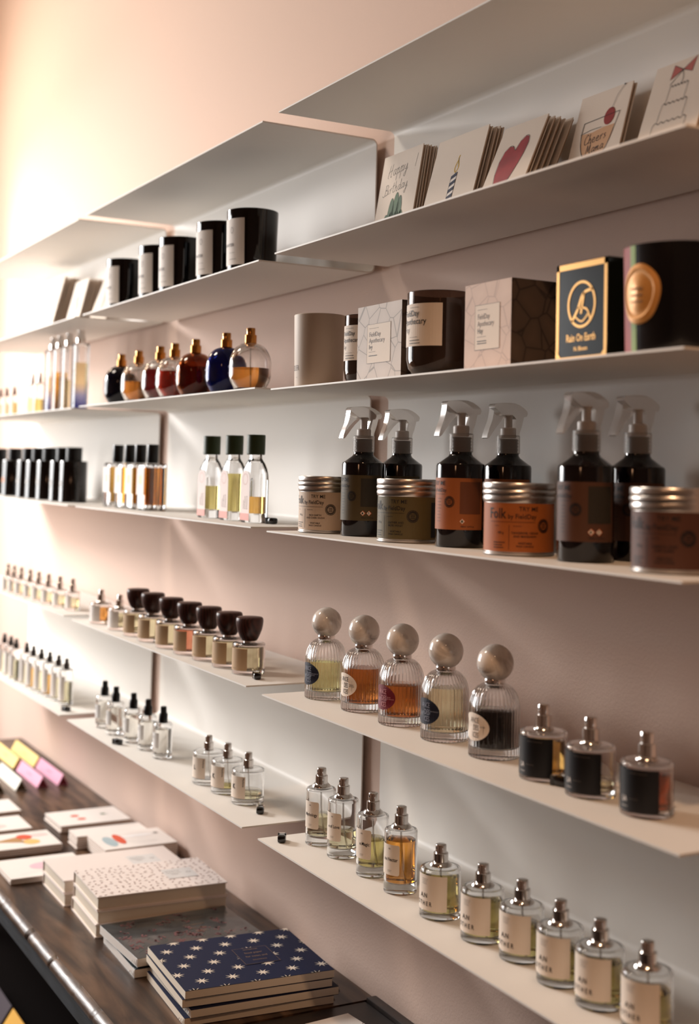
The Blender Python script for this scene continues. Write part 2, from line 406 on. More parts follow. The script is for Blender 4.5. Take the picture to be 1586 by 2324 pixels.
# ------------------------------------------------------------------ right unit, bottom shelf
def slim_bottle(x, y, liq, level, word, label):
    t = thing('spray_bottle', label, 'perfume bottle', (x, y, top('right', 'F')), 0, 'slim clear spray bottles')
    R = .0237; H = .0878
    part('sb_glass', 'bottle', t, lambda b: glass_shell(b, R, H, .0145, .0022, .0135, n=64, sh=.0032))
    part('sb_liq%s%.3f' % (liq.name, level), 'perfume', t, lambda b: liquid_body(b, R - .0026, .0148, level, liq))
    sprayer('sb_spray', t, H + .001, .1187, .0147, .0098, .0074, CHROME, .0055)
    part('sb_tube', 'dip_tube', t, lambda b: b.tube([(0, 0, .084), (.001, 0, .06), (.004, .001, .035), (.010, .002, .016)], .0013, TUBE, 8))
    fn = cyl(R + .0003); f2 = cyl(R + .0006); k = math.radians(56) * R
    def lab(b):
        r = .003; v0, v1 = .027, .069
        pts = [(-k, v0 + r)] + [(-k, v1 - r)] ; 
        b.patch(-k + r, k - r, v0, v1, fn, CREAM, 18, 1); b.patch(-k, -k + r, v0 + r, v1 - r, fn, CREAM); b.patch(k - r, k, v0 + r, v1 - r, fn, CREAM)
        for sx, sv, cu, cv in ((-1, -1, -k + r, v0 + r), (1, -1, k - r, v0 + r), (-1, 1, -k + r, v1 - r), (1, 1, k - r, v1 - r)):
            arc = [(cu + sx * r * math.cos(a), cv + sv * r * math.sin(a)) for a in [PI / 2 * q / 5 for q in range(6)]]
            b.poly([(cu, cv)] + (arc if sx * sv > 0 else arc[::-1]), fn, CREAM)
        b.text(word, k - .0022, .0465, .0068, f2, INK, 'r', bold=.011, sx=.86)
        b.text('aia', .009, .0625, .0038, f2, GREYINK, 'r', bold=.01, sx=.9)
        small_lines(b, .0045, .0335, 2, f2, GREYINK, L=.0075, w=.0004)
    part('sb_lab' + word, 'label', t, lab)
slim_bottle(1.1266, -.1460, L_PALE, .046, 'Mythology', 'slim spray bottle one third full with label ending ythology, leftmost of four')
slim_bottle(1.2017, -.1462, L_PALE, .041, 'e of Love', 'slim clear spray bottle with cream label ending of Love')
slim_bottle(1.3014, -.1497, L_OLIVE, .053, 'e Magic', 'slim clear spray bottle with cream label ending Magic')
slim_bottle(1.3854, -.1514, L_ORG, .0735, 'ine Nectar', 'slim spray bottle full of orange perfume with label ending Nectar')

def squat_bottle(x, y, i, level, label):
    t = thing('spray_bottle', label, 'perfume bottle', (x, y, top('right', 'F')), 0, 'squat spray bottles with wide cream labels')
    R = .0278; H = .0655
    part('sq_glass', 'bottle', t, lambda b: glass_shell(b, R, H, .0085, .0024, .0145, n=56, sh=.0042))
    part('sq_liq%.3f' % level, 'perfume', t, lambda b: liquid_body(b, R - .0028, .0088, level, L_OLIVE))
    sprayer('sq_spray', t, H + .001, .0945, .0150, .0100, .0074, CHROME, .005)
    part('sq_tube', 'dip_tube', t, lambda b: b.tube([(0, 0, .062), (.002, 0, .04), (.008, 0, .010)], .0013, TUBE, 8))
    fn = cyl(R + .0003); f2 = cyl(R + .0006); k = math.radians(77) * R
    def lab(b):
        b.patch(-k, k, .0125, .0585, fn, CREAM, 26, 1)
        b.text('A.N', -.0035, .0290, .0082, f2, INK, 'l', bold=.014, sx=.98)
        b.text('O T H E R', -.0120, .0185, .0082, f2, INK, 'l', bold=.014, sx=.80)
        small_lines(b, -.0005, .0530, 4, f2, GREYINK, L=.0115, w=.0004, gap=.0021)
    part('sq_lab', 'label', t, lab)
xs = [(1.4964, -.1550, .055), (1.5932, -.1525, .052), (1.6686, -.1454, .042), (1.7505, -.1494, .040), (1.8229, -.1492, .050), (1.9006, -.1479, .045)]
for i, (x, y, lv) in enumerate(xs):
    squat_bottle(x, y, i, lv, ('squat spray bottle with wide cream label standing next to the orange slim bottle' if i == 0 else 'squat spray bottle with wide cream label, nearest the camera at the right edge' if i == 5 else ORD[i + 1] + ' squat cream-labelled spray bottle counting from the orange slim bottle'))

# ------------------------------------------------------------------ middle unit, bottom shelf
def k_bottle(x, y, liq, level, letter, label):
    t = thing('spray_bottle', label, 'perfume bottle', (x, y, top('middle', 'F')), 0, 'three wide clear bottles with letter labels')
    R = .0291; H = .0592
    part('k_glass', 'bottle', t, lambda b: glass_shell(b, R, H, .010, .0024, .010, n=48, sh=.0025))
    if level: part('k_liq%s%.3f' % (liq.name, level), 'perfume', t, lambda b: liquid_body(b, R - .0028, .0103, level, liq))
    sprayer('k_spray', t, H + .001, .0876, .0096, .0090, .0066, CHROME, .001)
    part('k_tube', 'dip_tube', t, lambda b: b.tube([(0, 0, .057), (.004, 0, .03), (.012, 0, .012)], .0012, TUBE, 8))
    fn = cyl(R + .0003); f2 = cyl(R + .0006); k = math.radians(57) * R
    def lab(b):
        b.patch(-k, k, .012, .0500, fn, CREAM, 20, 1)
        b.text(letter, .0045, .0280, .0115, f2, INK, 'c', bold=.025)
        b.text('Perfume', k - .0050, .0478, .0046, f2, INK, 'l', bold=.008, rot=-PI / 2)
    part('k_lab' + letter + str(level), 'label', t, lab)
k_bottle(.6909, -.1594, L_PALE, 0, 'L', 'wide clear spray bottle without liquid, letter L on label, leftmost of three')
k_bottle(.7689, -.1541, L_OLIVE, .017, 'K', 'wide clear spray bottle with a little yellow liquid, between its two twins')
k_bottle(.8543, -.1508, L_PALE, .022, 'K', 'wide clear spray bottle with pale liquid beside the white cube')

def cap_bottle(x, y, i):
    lab = 'clear cylinder bottle with black pump cap, ' + ('leftmost of the five' if i == 0 else 'rightmost of the five' if i == 4 else ORD[i + 1] + ' of five from the left')
    t = thing('spray_bottle', lab, 'perfume bottle', (x, y, top('middle', 'F')), 0, 'clear cylinder bottles with black pump caps')
    R = .0196; H = .0715
    part('cb_glass', 'bottle', t, lambda b: glass_shell(b, R, H, .008, .002, .009, n=40, sh=.006))
    part('cb_liq', 'perfume', t, lambda b: liquid_body(b, R - .0024, .0083, .058, mat('liquid_clear', '#fbf9f4', 0, trans=1, ior=1.33)))
    part('cb_cap', 'cap', t, lambda b: b.lathe([(0, H + .001), (.0088, H + .001), (.0090, H + .003), (.0090, H + .016), (.0066, H + .0195), (.0062, H + .0305), (.0052, H + .0315), (0, H + .0315)], BLACKP, 28))
    fn = cyl(R + .0003)
    part('cb_lab', 'label', t, lambda b: (b.patch(-.016, .016, .022, .052, fn, mat('clear_label', '#eceae8', .4), 12, 1), small_lines(b, -.006, .045, 3, cyl(R + .0005), GREYINK, L=.012)))
for i, a in enumerate([(.1131, -.1750), (.1976, -.1772), (.2879, -.1679), (.3707, -.1648), (.4590, -.1640)]): cap_bottle(*a, i)

# ------------------------------------------------------------------ small letter cubes lying on the shelves
def cube(x, y, col, s, white, label, rz, faces=''):
    t = thing('letter_cube', label, 'letter cube', (x, y, top(col, s)), rz, 'tiny black letter cubes lying on the shelves')
    w, h = .0112, .0112
    def bd(b):
        b.bbox(-w * .62, w * .95, -w * .6, w * .6, 0, h, BLACKG, .0032, 2)
        b.bbox(-w * 1.0, -w * .5, -w * .6, w * .6, 0, h, WHITE if white else BLACKG, .0008, 1)
    part('cube%d' % white, 'block', t, bd)
    def lt(b):
        m = INK if white else WHITE
        f = lambda u, v: (-w * 1.0 - .0002, -u, v)
        for k in (-.0045, -.0005, .0035): b.patch(k - .0006, k + .0008, .0025, .0090, f, m)
        f3 = lambda u, v: (u, v, h + .0002)
        for k in (-.0104, -.0082, -.0060): b.patch(k - .0006, k + .0006, -.0045, .0045, f3, m)
    part('cubel%d' % white, 'lettering', t, lt)
cube(1.0960, -.1990, 'right', 'F', 0, 'tiny black letter cube at the shelf corner left of the slim bottles', -.5)
cube(.9310, -.1610, 'middle', 'F', 1, 'tiny letter cube with a white face beside the wide clear bottles', -.5)
cube(.3038, -.2060, 'middle', 'F', 0, 'tiny black cube in front of the black-capped clear bottles', .4)
cube(-.1032, -.1980, 'left', 'F', 0, 'tiny black cube in front of the rightmost tall vial', .4)
cube(.9420, -.1800, 'middle', 'E', 0, 'tiny black letter cube in front of the nearest wood-capped bottle', -.3)
cube(.8990, -.1400, 'middle', 'D', 0, 'tiny black cube beside the nearest green-capped bottle', .2)
cube(1.7600, -.1600, 'right', 'E', 0, 'tiny black cube between two black-labelled spray bottles', .3)

# ------------------------------------------------------------------ middle unit, wood-capped row
def wood_bottle(x, y, i, liq):
    lab = ['wood-capped bottle farthest left, next to the two white-labelled sprays', 'second wood-capped bottle from the left of seven', 'third wood-capped bottle from the left of seven', 'wood-capped bottle holding coral liquid, middle of the seven', 'third wood-capped bottle from the right of seven', 'second wood-capped bottle from the right of seven', 'nearest wood-capped bottle, behind a tiny black letter cube'][i]
    t = thing('perfume_bottle', lab, 'perfume bottle', (x, y, top('middle', 'E')), 0, 'bottles with dark wooden bowl-shaped caps')
    R = .0292; H = .0540
    part('wb_glass', 'bottle', t, lambda b: glass_shell(b, R, H, .007, .0028, .012, n=48, sh=.003))
    part('wb_liq' + liq.name, 'perfume', t, lambda b: liquid_body(b, R - .0032, .0073, .047, liq))
    part('wb_neck', 'neck_ring', t, lambda b: b.lathe([(0, H + .001), (.0105, H + .001), (.0105, H + .0035), (0, H + .0035)], CHROME, 24))
    part('wb_cap', 'cap', t, lambda b: b.lathe([(0, .0575), (.0132, .0575), (.0142, .0582), (.0168, .0630), (.0198, .0700), (.0225, .0775), (.0239, .0850), (.0244, .0910), (.0243, .0945), (.0236, .0970), (.0215, .0985), (0, .0990)], WALNUT, 40), rot=(0, 0, i * 1.1))
    fn = cyl(R + .0003); k = math.radians(61) * R
    part('wb_lab', 'label', t, lambda b: (b.patch(-k, k, .0075, .0455, fn, TAN, 22, 1), small_lines(b, -.002, .011, 1, cyl(R + .0006), INK, L=.011)))
for i, (x, y) in enumerate([(.3226, -.1787), (.4174, -.1795), (.5206, -.1785), (.6144, -.1764), (.7001, -.1715), (.7932, -.1698), (.8773, -.1670)]): wood_bottle(x, y, i, L_CORAL if i == 3 else L_PALE)
def white_spray(x, y, liq, label):
    t = thing('spray_bottle', label, 'perfume bottle', (x, y, top('middle', 'E')), 0, 'pair of small white-labelled spray bottles')
    R = .0245; H = .0465
    part('ws_glass', 'bottle', t, lambda b: glass_shell(b, R, H, .006, .0022, .010, n=36, sh=.003))
    part('ws_liq' + liq.name, 'perfume', t, lambda b: liquid_body(b, R - .0026, .0063, .036, liq))
    sprayer('ws_spray', t, H + .001, .0755, .0105, .0085, .0062, CHROME)
    part('ws_lab', 'label', t, lambda b: b.patch(-.029, .029, .005, .0415, cyl(R + .0003), WHITE, 20, 1))
white_spray(.0896, -.1835, L_ORG, 'small white-labelled spray bottle with orange liquid, left of the wood caps')
white_spray(.2156, -.1819, L_PALE, 'small white-labelled spray bottle partly hidden behind the first wood-capped bottle')

# ------------------------------------------------------------------ left unit rows
def mini(name, x, y, s, R, H, Htot, liq, level, label, group, capm=CHROME, lab=True, rt=.0055, rb=.0075, cat='perfume bottle', labm=WHITE, lw=1.1):
    t = thing(name, label, cat, (x, y, top('left', s)), 0, group)
    k = group + '%.4f' % R
    part(k + 'g', 'bottle', t, lambda b: glass_shell(b, R, H, .005, .0018, .007, n=28, sh=.003))
    part(k + liq.name + '%.3f' % level, 'perfume', t, lambda b: liquid_body(b, R - .0022, .0053, level, liq, 28))
    part(k + 's', 'cap', t, lambda b: b.lathe([(0, H + .001), (rb, H + .001), (rb, H + (Htot - H) * .5), (rt, H + (Htot - H) * .55), (rt, Htot - .001), (rt - .001, Htot), (0, Htot)], capm, 20))
    if lab: part(k + 'l', 'label', t, lambda b: b.patch(-R * lw, R * lw, H * .12, H * .8, cyl(R + .0003), labm, 14, 1))
    return t
for i, (x, y) in enumerate([(-.6758, -.2050), (-.6126, -.2040), (-.5496, -.2010), (-.4695, -.1980), (-.3971, -.1950), (-.3221, -.1900), (-.2429, -.1831), (-.1694, -.1722)]):
    k = 8 - i
    mini('spray_bottle', x, y, 'E', .0180, .0455, .0765, L_PALE, .03, 'small silver-capped bottle on the far left shelf, ' + ('at its right end' if k == 1 else ORD[k] + ' from the right end'), 'small silver-capped bottles on the far left shelf')
for i, (x, y) in enumerate([(-.7177, -.1975), (-.6573, -.1948), (-.5959, -.1957), (-.5108, -.1889), (-.4458, -.1885), (-.3844, -.1842), (-.3225, -.1795), (-.2586, -.1749), (-.1962, -.1728)]):
    k = 9 - i
    mini('perfume_vial', x, y, 'F', .0178, .0868, .1115, L_HONEY if i in (4, 6) else L_PALE, .055, 'tall slim vial with dark cap and white label, ' + ('rightmost above a tiny black cube' if k == 1 else ORD[k] + ' from the right of nine'), 'tall slim vials on the bottom left shelf', capm=mat('gunmetal', '#5a5452', .25, 1), rt=.0050, rb=.0075, cat='perfume vial')
# black bottles
def black_bottle(x, i):
    k = 7 - i
    t = thing('black_bottle', 'glossy black bottle with black cap, ' + ('rightmost of the seven' if k == 1 else ORD[k] + ' from the right of seven' if k < 7 else 'leftmost, cut by the photo edge'), 'perfume bottle', (x, -.15, top('left', 'D')), 0, 'black bottles on the far left shelf')
    part('bb_body', 'bottle', t, lambda b: b.lathe([(0, 0), (.0335, 0), (.0350, .0015), (.0350, .1035), (.0338, .1055), (.020, .1060), (0, .106)], BLACKG, 40))
    part('bb_cap', 'cap', t, lambda b: b.lathe([(0, .106), (.0205, .106), (.0208, .107), (.0208, .1398), (.0198, .1408), (0, .1408)], BLACKP, 36))
    m = mat('copper_dot', '#d98c5c', .4) if i == 1 else mat('silver_dot', '#b9b6b4', .35)
    part('bb_dot' + m.name, 'emblem', t, lambda b: b.ell(.006, .047, .0060, .0085, cyl(.0353), m, 16))
for i, x in enumerate([-1.0501, -.8736, -.7073, -.6077, -.4971, -.3679, -.2772]): black_bottle(x, i)
# top of the middle row, far left: tall gradient flasks, small sprays, tiny bottles
def grad_mat():
    m = bpy.data.materials.new('blue_fade_label'); m.use_nodes = True; nt = m.node_tree; bs = nt.nodes['Principled BSDF']
    bs.inputs['Roughness'].default_value = .1
    tc = nt.nodes.new('ShaderNodeTexCoord'); sp = nt.nodes.new('ShaderNodeSeparateXYZ'); r = nt.nodes.new('ShaderNodeValToRGB')
    mr = nt.nodes.new('ShaderNodeMapRange'); mr.inputs['From Max'].default_value = .12
    nt.links.new(tc.outputs['Object'], sp.inputs[0]); nt.links.new(sp.outputs['Z'], mr.inputs['Value']); nt.links.new(mr.outputs['Result'], r.inputs['Fac'])
    e = r.color_ramp.elements; e[0].position = .12; e[0].color = lin('#27368a'); e[1].position = .6; e[1].color = lin('#f3e2b4')
    el = e.new(.34); el.color = lin('#8f9ac6'); nt.links.new(r.outputs['Color'], bs.inputs['Base Color'])
    bs.inputs['Transmission Weight'].default_value = .85; bs.inputs['IOR'].default_value = 1.34
    return m
BLUEFADE = grad_mat()
for i, (x, lq, lv) in enumerate([(-.5150, BLUEFADE, .10), (-.4480, L_HONEY, .11), (-.3650, L_PALE, .085), (-.2650, BLUEFADE, .125)]):
    t = thing('tall_flask', ['tall square flask fading from gold to blue, leftmost of four', 'tall square flask of honey liquid beside the left blue one', 'tall square flask of pale liquid beside the right blue one', 'tall square flask with deep blue base, rightmost of four'][i], 'perfume bottle', (x, -.147, top('left', 'C')), 0, 'tall square flasks with silver caps')
    w = .0195
    part('tf_g', 'bottle', t, lambda b: (b.loft([(w * .9, w * .9, 0), (w, w, .002), (w, w, .172), (w * .85, w * .85, .175)], GLASS, 32, p=7), b.loft([(w - .003, w - .003, .008), (w - .003, w - .003, .168)], GLASS, 32, True, p=7)))
    part('tf_l%d' % i, 'perfume', t, lambda b, lv=lv, lq=lq: b.loft([(w - .0034, w - .0034, .0083), (w - .0034, w - .0034, lv)], lq, 32, p=7))
    part('tf_c', 'cap', t, lambda b: b.lathe([(0, .175), (.0115, .175), (.0115, .192), (.0095, .196), (.0095, .2085), (.008, .2095), (0, .2095)], CHROME, 28))
mini('spray_bottle', -.7130, -.15, 'C', .0165, .0910, .1195, L_PALE, .05, 'small clear spray left of the tall square flasks, farther of the pair', 'pair of small sprays beside the tall flasks', lab=False)
mini('spray_bottle', -.6330, -.15, 'C', .0165, .0920, .1225, L_OLIVE, .045, 'small clear spray left of the tall square flasks, nearer of the pair', 'pair of small sprays beside the tall flasks', lab=False)
for i, x in enumerate([-1.08, -1.002, -.911]):
    mini('perfume_vial', x, -.15, 'C', .0120, .0690, .0930, L_OLIVE if i == 2 else L_PALE, .045, 'tiny clear bottle with brown cap, ' + ['leftmost at the photo edge', 'middle of the three', 'yellow one, rightmost of three'][i], 'tiny brown-capped bottles at the photo edge', capm=mat('brown_cap', '#6b4a3a', .4), rt=.0045, rb=.0060, cat='perfume vial')

# ------------------------------------------------------------------ middle unit: amber flasks with black caps, green caps
def amber_bottle(x, i, liq):
    lab = ['amber block bottle with black cap, leftmost of four', 'amber block bottle with black cap, second from the left', 'amber block bottle with black cap, third from the left', 'amber block bottle with black cap, rightmost and largest in view'][i]
    t = thing('block_bottle', lab, 'perfume bottle', (x, -.140, top('middle', 'D')), 0, 'amber block bottles with black caps')
    a, c = .029, .0265
    part('ab_g', 'bottle', t, lambda b: (b.loft([(a - .002, c - .002, 0), (a, c, .002), (a, c, .099), (a - .003, c - .003, .103)], GLASS, 40, p=8), b.loft([(a - .004, c - .004, .012), (a - .004, c - .004, .097)], GLASS, 40, True, p=8)))
    part('ab_l' + liq.name, 'perfume', t, lambda b: b.loft([(a - .0044, c - .0044, .0123), (a - .0044, c - .0044, .094)], liq, 40, p=8))
    part('ab_c', 'cap', t, lambda b: b.lathe([(0, .1035), (.0115, .1035), (.0128, .106), (.0128, .1435), (.012, .1450), (0, .1450)], BLACKP, 32))
    def lb(b):
        f = lambda u, v: (u, -c - .0004, v)
        b.patch(-.0235, .0235, .034, .093, f, WHITE)
        f2 = lambda u, v: (u, -c - .0007, v)
        b.patch(-.008, .008, .058, .076, f2, mat('pale_gold', '#ead2ab', .6))
    part('ab_lb', 'label', t, lb)
for i, x in enumerate([.0424, .1270, .1988, .2775]): amber_bottle(x, i, L_HONEY if i < 3 else liquid('whisky', '#e0913a'))
def green_bottle(x, i, lv):
    lab = ['green-capped arched bottle with pale liquid, leftmost of three', 'green-capped arched bottle filled to the shoulder with yellow liquid', 'green-capped arched bottle one third full, nearest the tiny black cube'][i]
    t = thing('arched_bottle', lab, 'perfume bottle', (x, -.150, top('middle', 'D')), 0, 'green-capped bottles with arched pink labels')
    a, c = .0245, .0190
    secs = [(a - .001, c - .001, 0), (a, c, .0015), (a, c, .075), (a * .97, c * .97, .085), (a * .86, c * .88, .097), (a * .66, c * .72, .107), (.011, .011, .113), (.0098, .0098, .116), (.0098, .0098, .123)]
    part('gb_g', 'bottle', t, lambda b: (b.loft(secs, GLASS, 40, p=6), b.loft([(a - .004, c - .004, .017), (a - .004, c - .004, .075), (a * .8, c * .8, .088), (.009, .009, .106)], GLASS, 40, True, p=6)))
    def lq(b):
        top_ = [(a - .0044, c - .0044, .0173), (a - .0044, c - .0044, min(lv, .075))]
        if lv > .075: top_ += [(a * .78, c * .78, .087)]
        b.loft(top_, L_OLIVE if i != 2 else L_HONEY, 40, p=6)
    part('gb_l%d' % i, 'perfume', t, lq)
    part('gb_c', 'cap', t, lambda b: b.lathe([(0, .1225), (.0155, .1225), (.0168, .1240), (.0168, .1578), (.0160, .1588), (0, .1590)], GREENCAP, 40))
    def lb(b):
        e = .0004
        f = lambda u, v: (u, -c - e, v)
        w = a * .80; arch = [(w * math.cos(k), .074 + .020 * math.sin(k)) for k in [PI * q / 12 for q in range(13)]]
        b.poly([(-w, .004), (w, .004)] + arch, f, mat('pink_label', '#e6d5d0', .6))
        f2 = lambda u, v: (u, -c - e - .0003, v)
        b.patch(-w, w, .004, .0165, f2, mat('rose_band', '#d99a90', .6))
        b.ring(0, .078, w * .55, .010, .0006, f2, mat('rose_band'), 20)
        for q, (u, s) in enumerate(((-.006, .0062), (.001, .0072), (.009, .0072))):
            b.text(['attimo', 'perduto', 'pleasure'][q], u + .002, .024, s, f2, GREYINK, 'l', rot=PI / 2, bold=.0)
    part('gb_lb', 'label', t, lb)
for i, (x, lv) in enumerate([(.6381, .062), (.7477, .094), (.8453, .047)]): green_bottle(x, i, lv)

# ------------------------------------------------------------------ middle unit: round flasks with gold sprayers
def round_flask(x, i, glassm, liq, lv, label):
    t = thing('round_flask', label, 'perfume bottle', (x, -.170, top('middle', 'C')), 0, 'round flasks with gold spray pumps')
    R = .0388; n = 48
    def g(b):
        out = [(0, 0), (.024, 0), (.0262, .001), (.0365, .0200), (R, .0290), (R, .0480)] + [(.010 + (R - .010) * math.cos(a), .048 + .0405 * math.sin(a)) for a in [PI / 2 * k / 10 for k in range(1, 11)]] + [(0, .0885)]
        b.lathe(out, glassm, n)
        b.lathe([(0, .008), (.0235, .008), (.0325, .0215), (R - .0038, .0298), (R - .0038, .0478)] + [(.006 + (R - .0098) * math.cos(a), .0478 + .0360 * math.sin(a)) for a in [PI / 2 * k / 8 for k in range(1, 9)]] + [(0, .0838)], glassm, n, True)
    part('rf_g' + glassm.name, 'bottle', t, g)
    if liq:
        def l(b):
            r = R - .0042; pr = [(0, .0083), (.0232, .0083), (.0322, .0218), (r, .0300)]
            if lv > .0478:
                pr.append((r, .0478)); q = (lv - .0478) / .036; pr.append((.006 + (r - .006) * math.cos(math.asin(q) * .5), .0478 + .036 * math.sin(math.asin(q) * .5))); pr.append((.006 + (r - .006) * math.cos(math.asin(q)), lv))
            else: pr.append((r, lv))
            b.lathe(pr + [(0, lv)], liq, n)
        part('rf_l%s%.3f' % (liq.name, lv), 'perfume', t, l)
    sprayer('rf_s', t, .0886, .1170, .0108, .0108, .0080, GOLD, .001)
    part('rf_t', 'dip_tube', t, lambda b: b.tube([(0, 0, .083), (.001, 0, .05), (.004, 0, .011)], .0011, TUBE, 8))
    def lb(b):
        f = cyl(R + .0003)
        b.text('BOTANICA', -.010, .043, .006, f, mat('faded_print', '#9d98a8', .5), 'c', bold=.0); small_lines(b, -.016, .034, 2, f, mat('faded_print'), L=.012)
    part('rf_lb', 'lettering', t, lb)
for a in [(.1336, 0, NAVYG, None, 0, 'midnight blue round flask, leftmost of seven with gold pumps'), (.2516, 1, GLASS, L_ORG, .047, 'clear round flask half full of amber next to the midnight blue one'),
          (.3869, 2, GLASS, L_WINE, .066, 'round flask of dark wine red liquid partly hidden by the bright red one'), (.4722, 3, GLASS, L_RED, .058, 'clear round flask of bright red liquid'),
          (.5872, 4, BROWNG, L_COGNAC, .060, 'brown glass round flask of dark cognac liquid'), (.7415, 5, COBALT, None, 0, 'cobalt blue round flask second from the shelf end'),
          (.8523, 6, GLASS, L_ORG, .043, 'clear round flask half full of amber at the shelf end')]: round_flask(*a)

# ------------------------------------------------------------------ middle unit, top: black candles
def tumbler(b, r0, r1, h, m, n=56, wall=.003, base=.008):
    b.lathe([(0, 0), (r0 - .004, 0), (r0 - .001, .001), (r0, .004), (r1, h - .001), (r1 - .0008, h), (r1 - wall, h), (r0 - wall, base), (0, base)], m, n)
for i, x in enumerate([.0908, .3140, .4401, .6491, .8000]):
    t = thing('jar_candle', 'black glass jar candle with white label, ' + ['leftmost of five beside the leaning cards', 'second from the left of five', 'middle of the five', 'second from the right of five', 'rightmost of five at the shelf end'][i], 'candle', (x, -.150, top('middle', 'B')), 0, 'black jar candles on the top shelf')
    part('bc_j', 'jar', t, lambda b: tumbler(b, .0455, .0482, .1225, BLACKGL))
    part('bc_w', 'wax', t, lambda b: b.lathe([(0, .0085), (.0415, .0085), (.0435, .085), (0, .086)], mat('black_wax', '#0b0909', .5), 40))
    f = lambda u, v: (lambda r: (r * math.cos(-PI / 2 + u / r), r * math.sin(-PI / 2 + u / r), v))(.0455 + .0027 * v / .1225 + .0004)
    f2 = lambda u, v: (lambda r: (r * math.cos(-PI / 2 + u / r), r * math.sin(-PI / 2 + u / r), v))(.0455 + .0027 * v / .1225 + .0008)
    def lb(b):
        b.patch(-.040, .040, .018, .104, f, WHITE, 24, 2)
        b.text('WINTER', .018, .052, .0085, f2, GREYINK, 'r', bold=.012); small_lines(b, .004, .040, 1, f2, GREYINK, L=.016); small_lines(b, .004, .028, 1, f2, GREYINK, L=.020, w=.0008)
        b.ring(.012, .082, .004, .006, .0008, f2, GREYINK, 16)
    part('bc_l', 'label', t, lb)

# ------------------------------------------------------------------ right unit, middle row top: candles and boxes
zC = top('right', 'C')
t = thing('jar_candle', 'pale beige ceramic jar candle with letters IER at the shelf corner', 'candle', (1.1215, -.1675, zC))
part('pj', 'jar', t, lambda b: tumbler(b, .0395, .0425, .1195, mat('beige_ceramic', '#cbb8a6', .55), wall=.0035))
part('pj_w', 'wax', t, lambda b: b.lathe([(0, .009), (.0355, .009), (.0375, .09), (0, .091)], WAX, 40))
ff = lambda u, v: (lambda r: (r * math.cos(-PI / 2 + u / r), r * math.sin(-PI / 2 + u / r), v))(.0395 + .003 * v / .1195 + .0004)
part('pj_l', 'lettering', t, lambda b: (b.text('ATELIER', .006, .0275, .0125, ff, mat('brown_ink', '#6a5547', .6), 'r', sx=.72), small_lines(b, -.002, .016, 1, ff, mat('brown_ink'), L=.004)))
def amber_candle(x, y, R, H, label, lines):
    t = thing('jar_candle', label, 'candle', (x, y, zC), 0, 'smoked glass jar candles')
    part('ac_g%.3f' % R, 'jar', t, lambda b: b.lathe([(0, 0), (R * .62, 0), (R * .8, .003), (R * .94, .011), (R, .024), (R, H - .001), (R - .0012, H), (R - .0028, H - .0005), (R - .003, .024), (R * .8, .012), (0, .010)], SMOKEG, 56))
    part('ac_w%.3f' % R, 'wax', t, lambda b: b.lathe([(0, .0105), (R * .78, .0125), (R - .0036, .0245), (R - .0036, H * .86), (0, H * .86)], mat('brown_wax', '#5c4334', .5), 48))
    part('ac_k%.3f' % R, 'wick', t, lambda b: b.tube([(0, 0, H * .86), (.001, 0, H * .97)], .0009, CREAM, 8))
    f, f2 = cyl(R + .0004), cyl(R + .0008)
    def lb(b):
        k = math.radians(63) * R; q0 = -.021 if R > .04 else -.014
        b.patch(-k, k, H * .345, H * .845, f, CREAM, 24, 1); s = R / .046
        b.text('FieldDay', q0 * s, H * .70, .0118 * s, f2, INK, 'l', bold=.008, sx=.9); b.text('Apothecary', q0 * s, H * .605, .0118 * s, f2, INK, 'l', bold=.008, sx=.88)
        if lines: b.text(lines, q0 * s, H * .51, .0118 * s, f2, GREYINK, 'l', sx=.9)
        small_lines(b, -.004, H * .80, 1, f2, GREYINK, L=.020); small_lines(b, -.004, H * .45, 1, f2, GREYINK, L=.018); small_lines(b, -.004, H * .41, 2, f2, INK, L=.022, w=.001, gap=.004)
    part('ac_l%.3f' % R, 'label', t, lb)
amber_candle(1.2385, -.1430, .0368, .1095, 'smoked jar candle squeezed between the beige jar and the grey patterned box', 'Ivy')
amber_candle(1.4795, -.1640, .0455, .1175, 'smoked jar candle with wax showing, between the two patterned boxes', 'Hay')
LEAFG = ramp_mat('grey_leaf_print', 'Voronoi', [(0, '#8b8480'), (.012, '#a39b96'), (.028, '#cbc1ba'), (.5, '#d3c9c2')], .7, texscale=30, feature='DISTANCE_TO_EDGE')
LEAFP = ramp_mat('rose_leaf_print', 'Voronoi', [(0, '#b39b91'), (.012, '#c4ada1'), (.03, '#d3bbad'), (.5, '#dac3b5')], .7, texscale=34, feature='DISTANCE_TO_EDGE')
LEAFD = ramp_mat('dark_leaf_print', 'Voronoi', [(0, '#2c221d'), (.02, '#3a2e27'), (.05, '#4b3d34'), (.5, '#57473c')], .75, texscale=34, feature='DISTANCE_TO_EDGE')
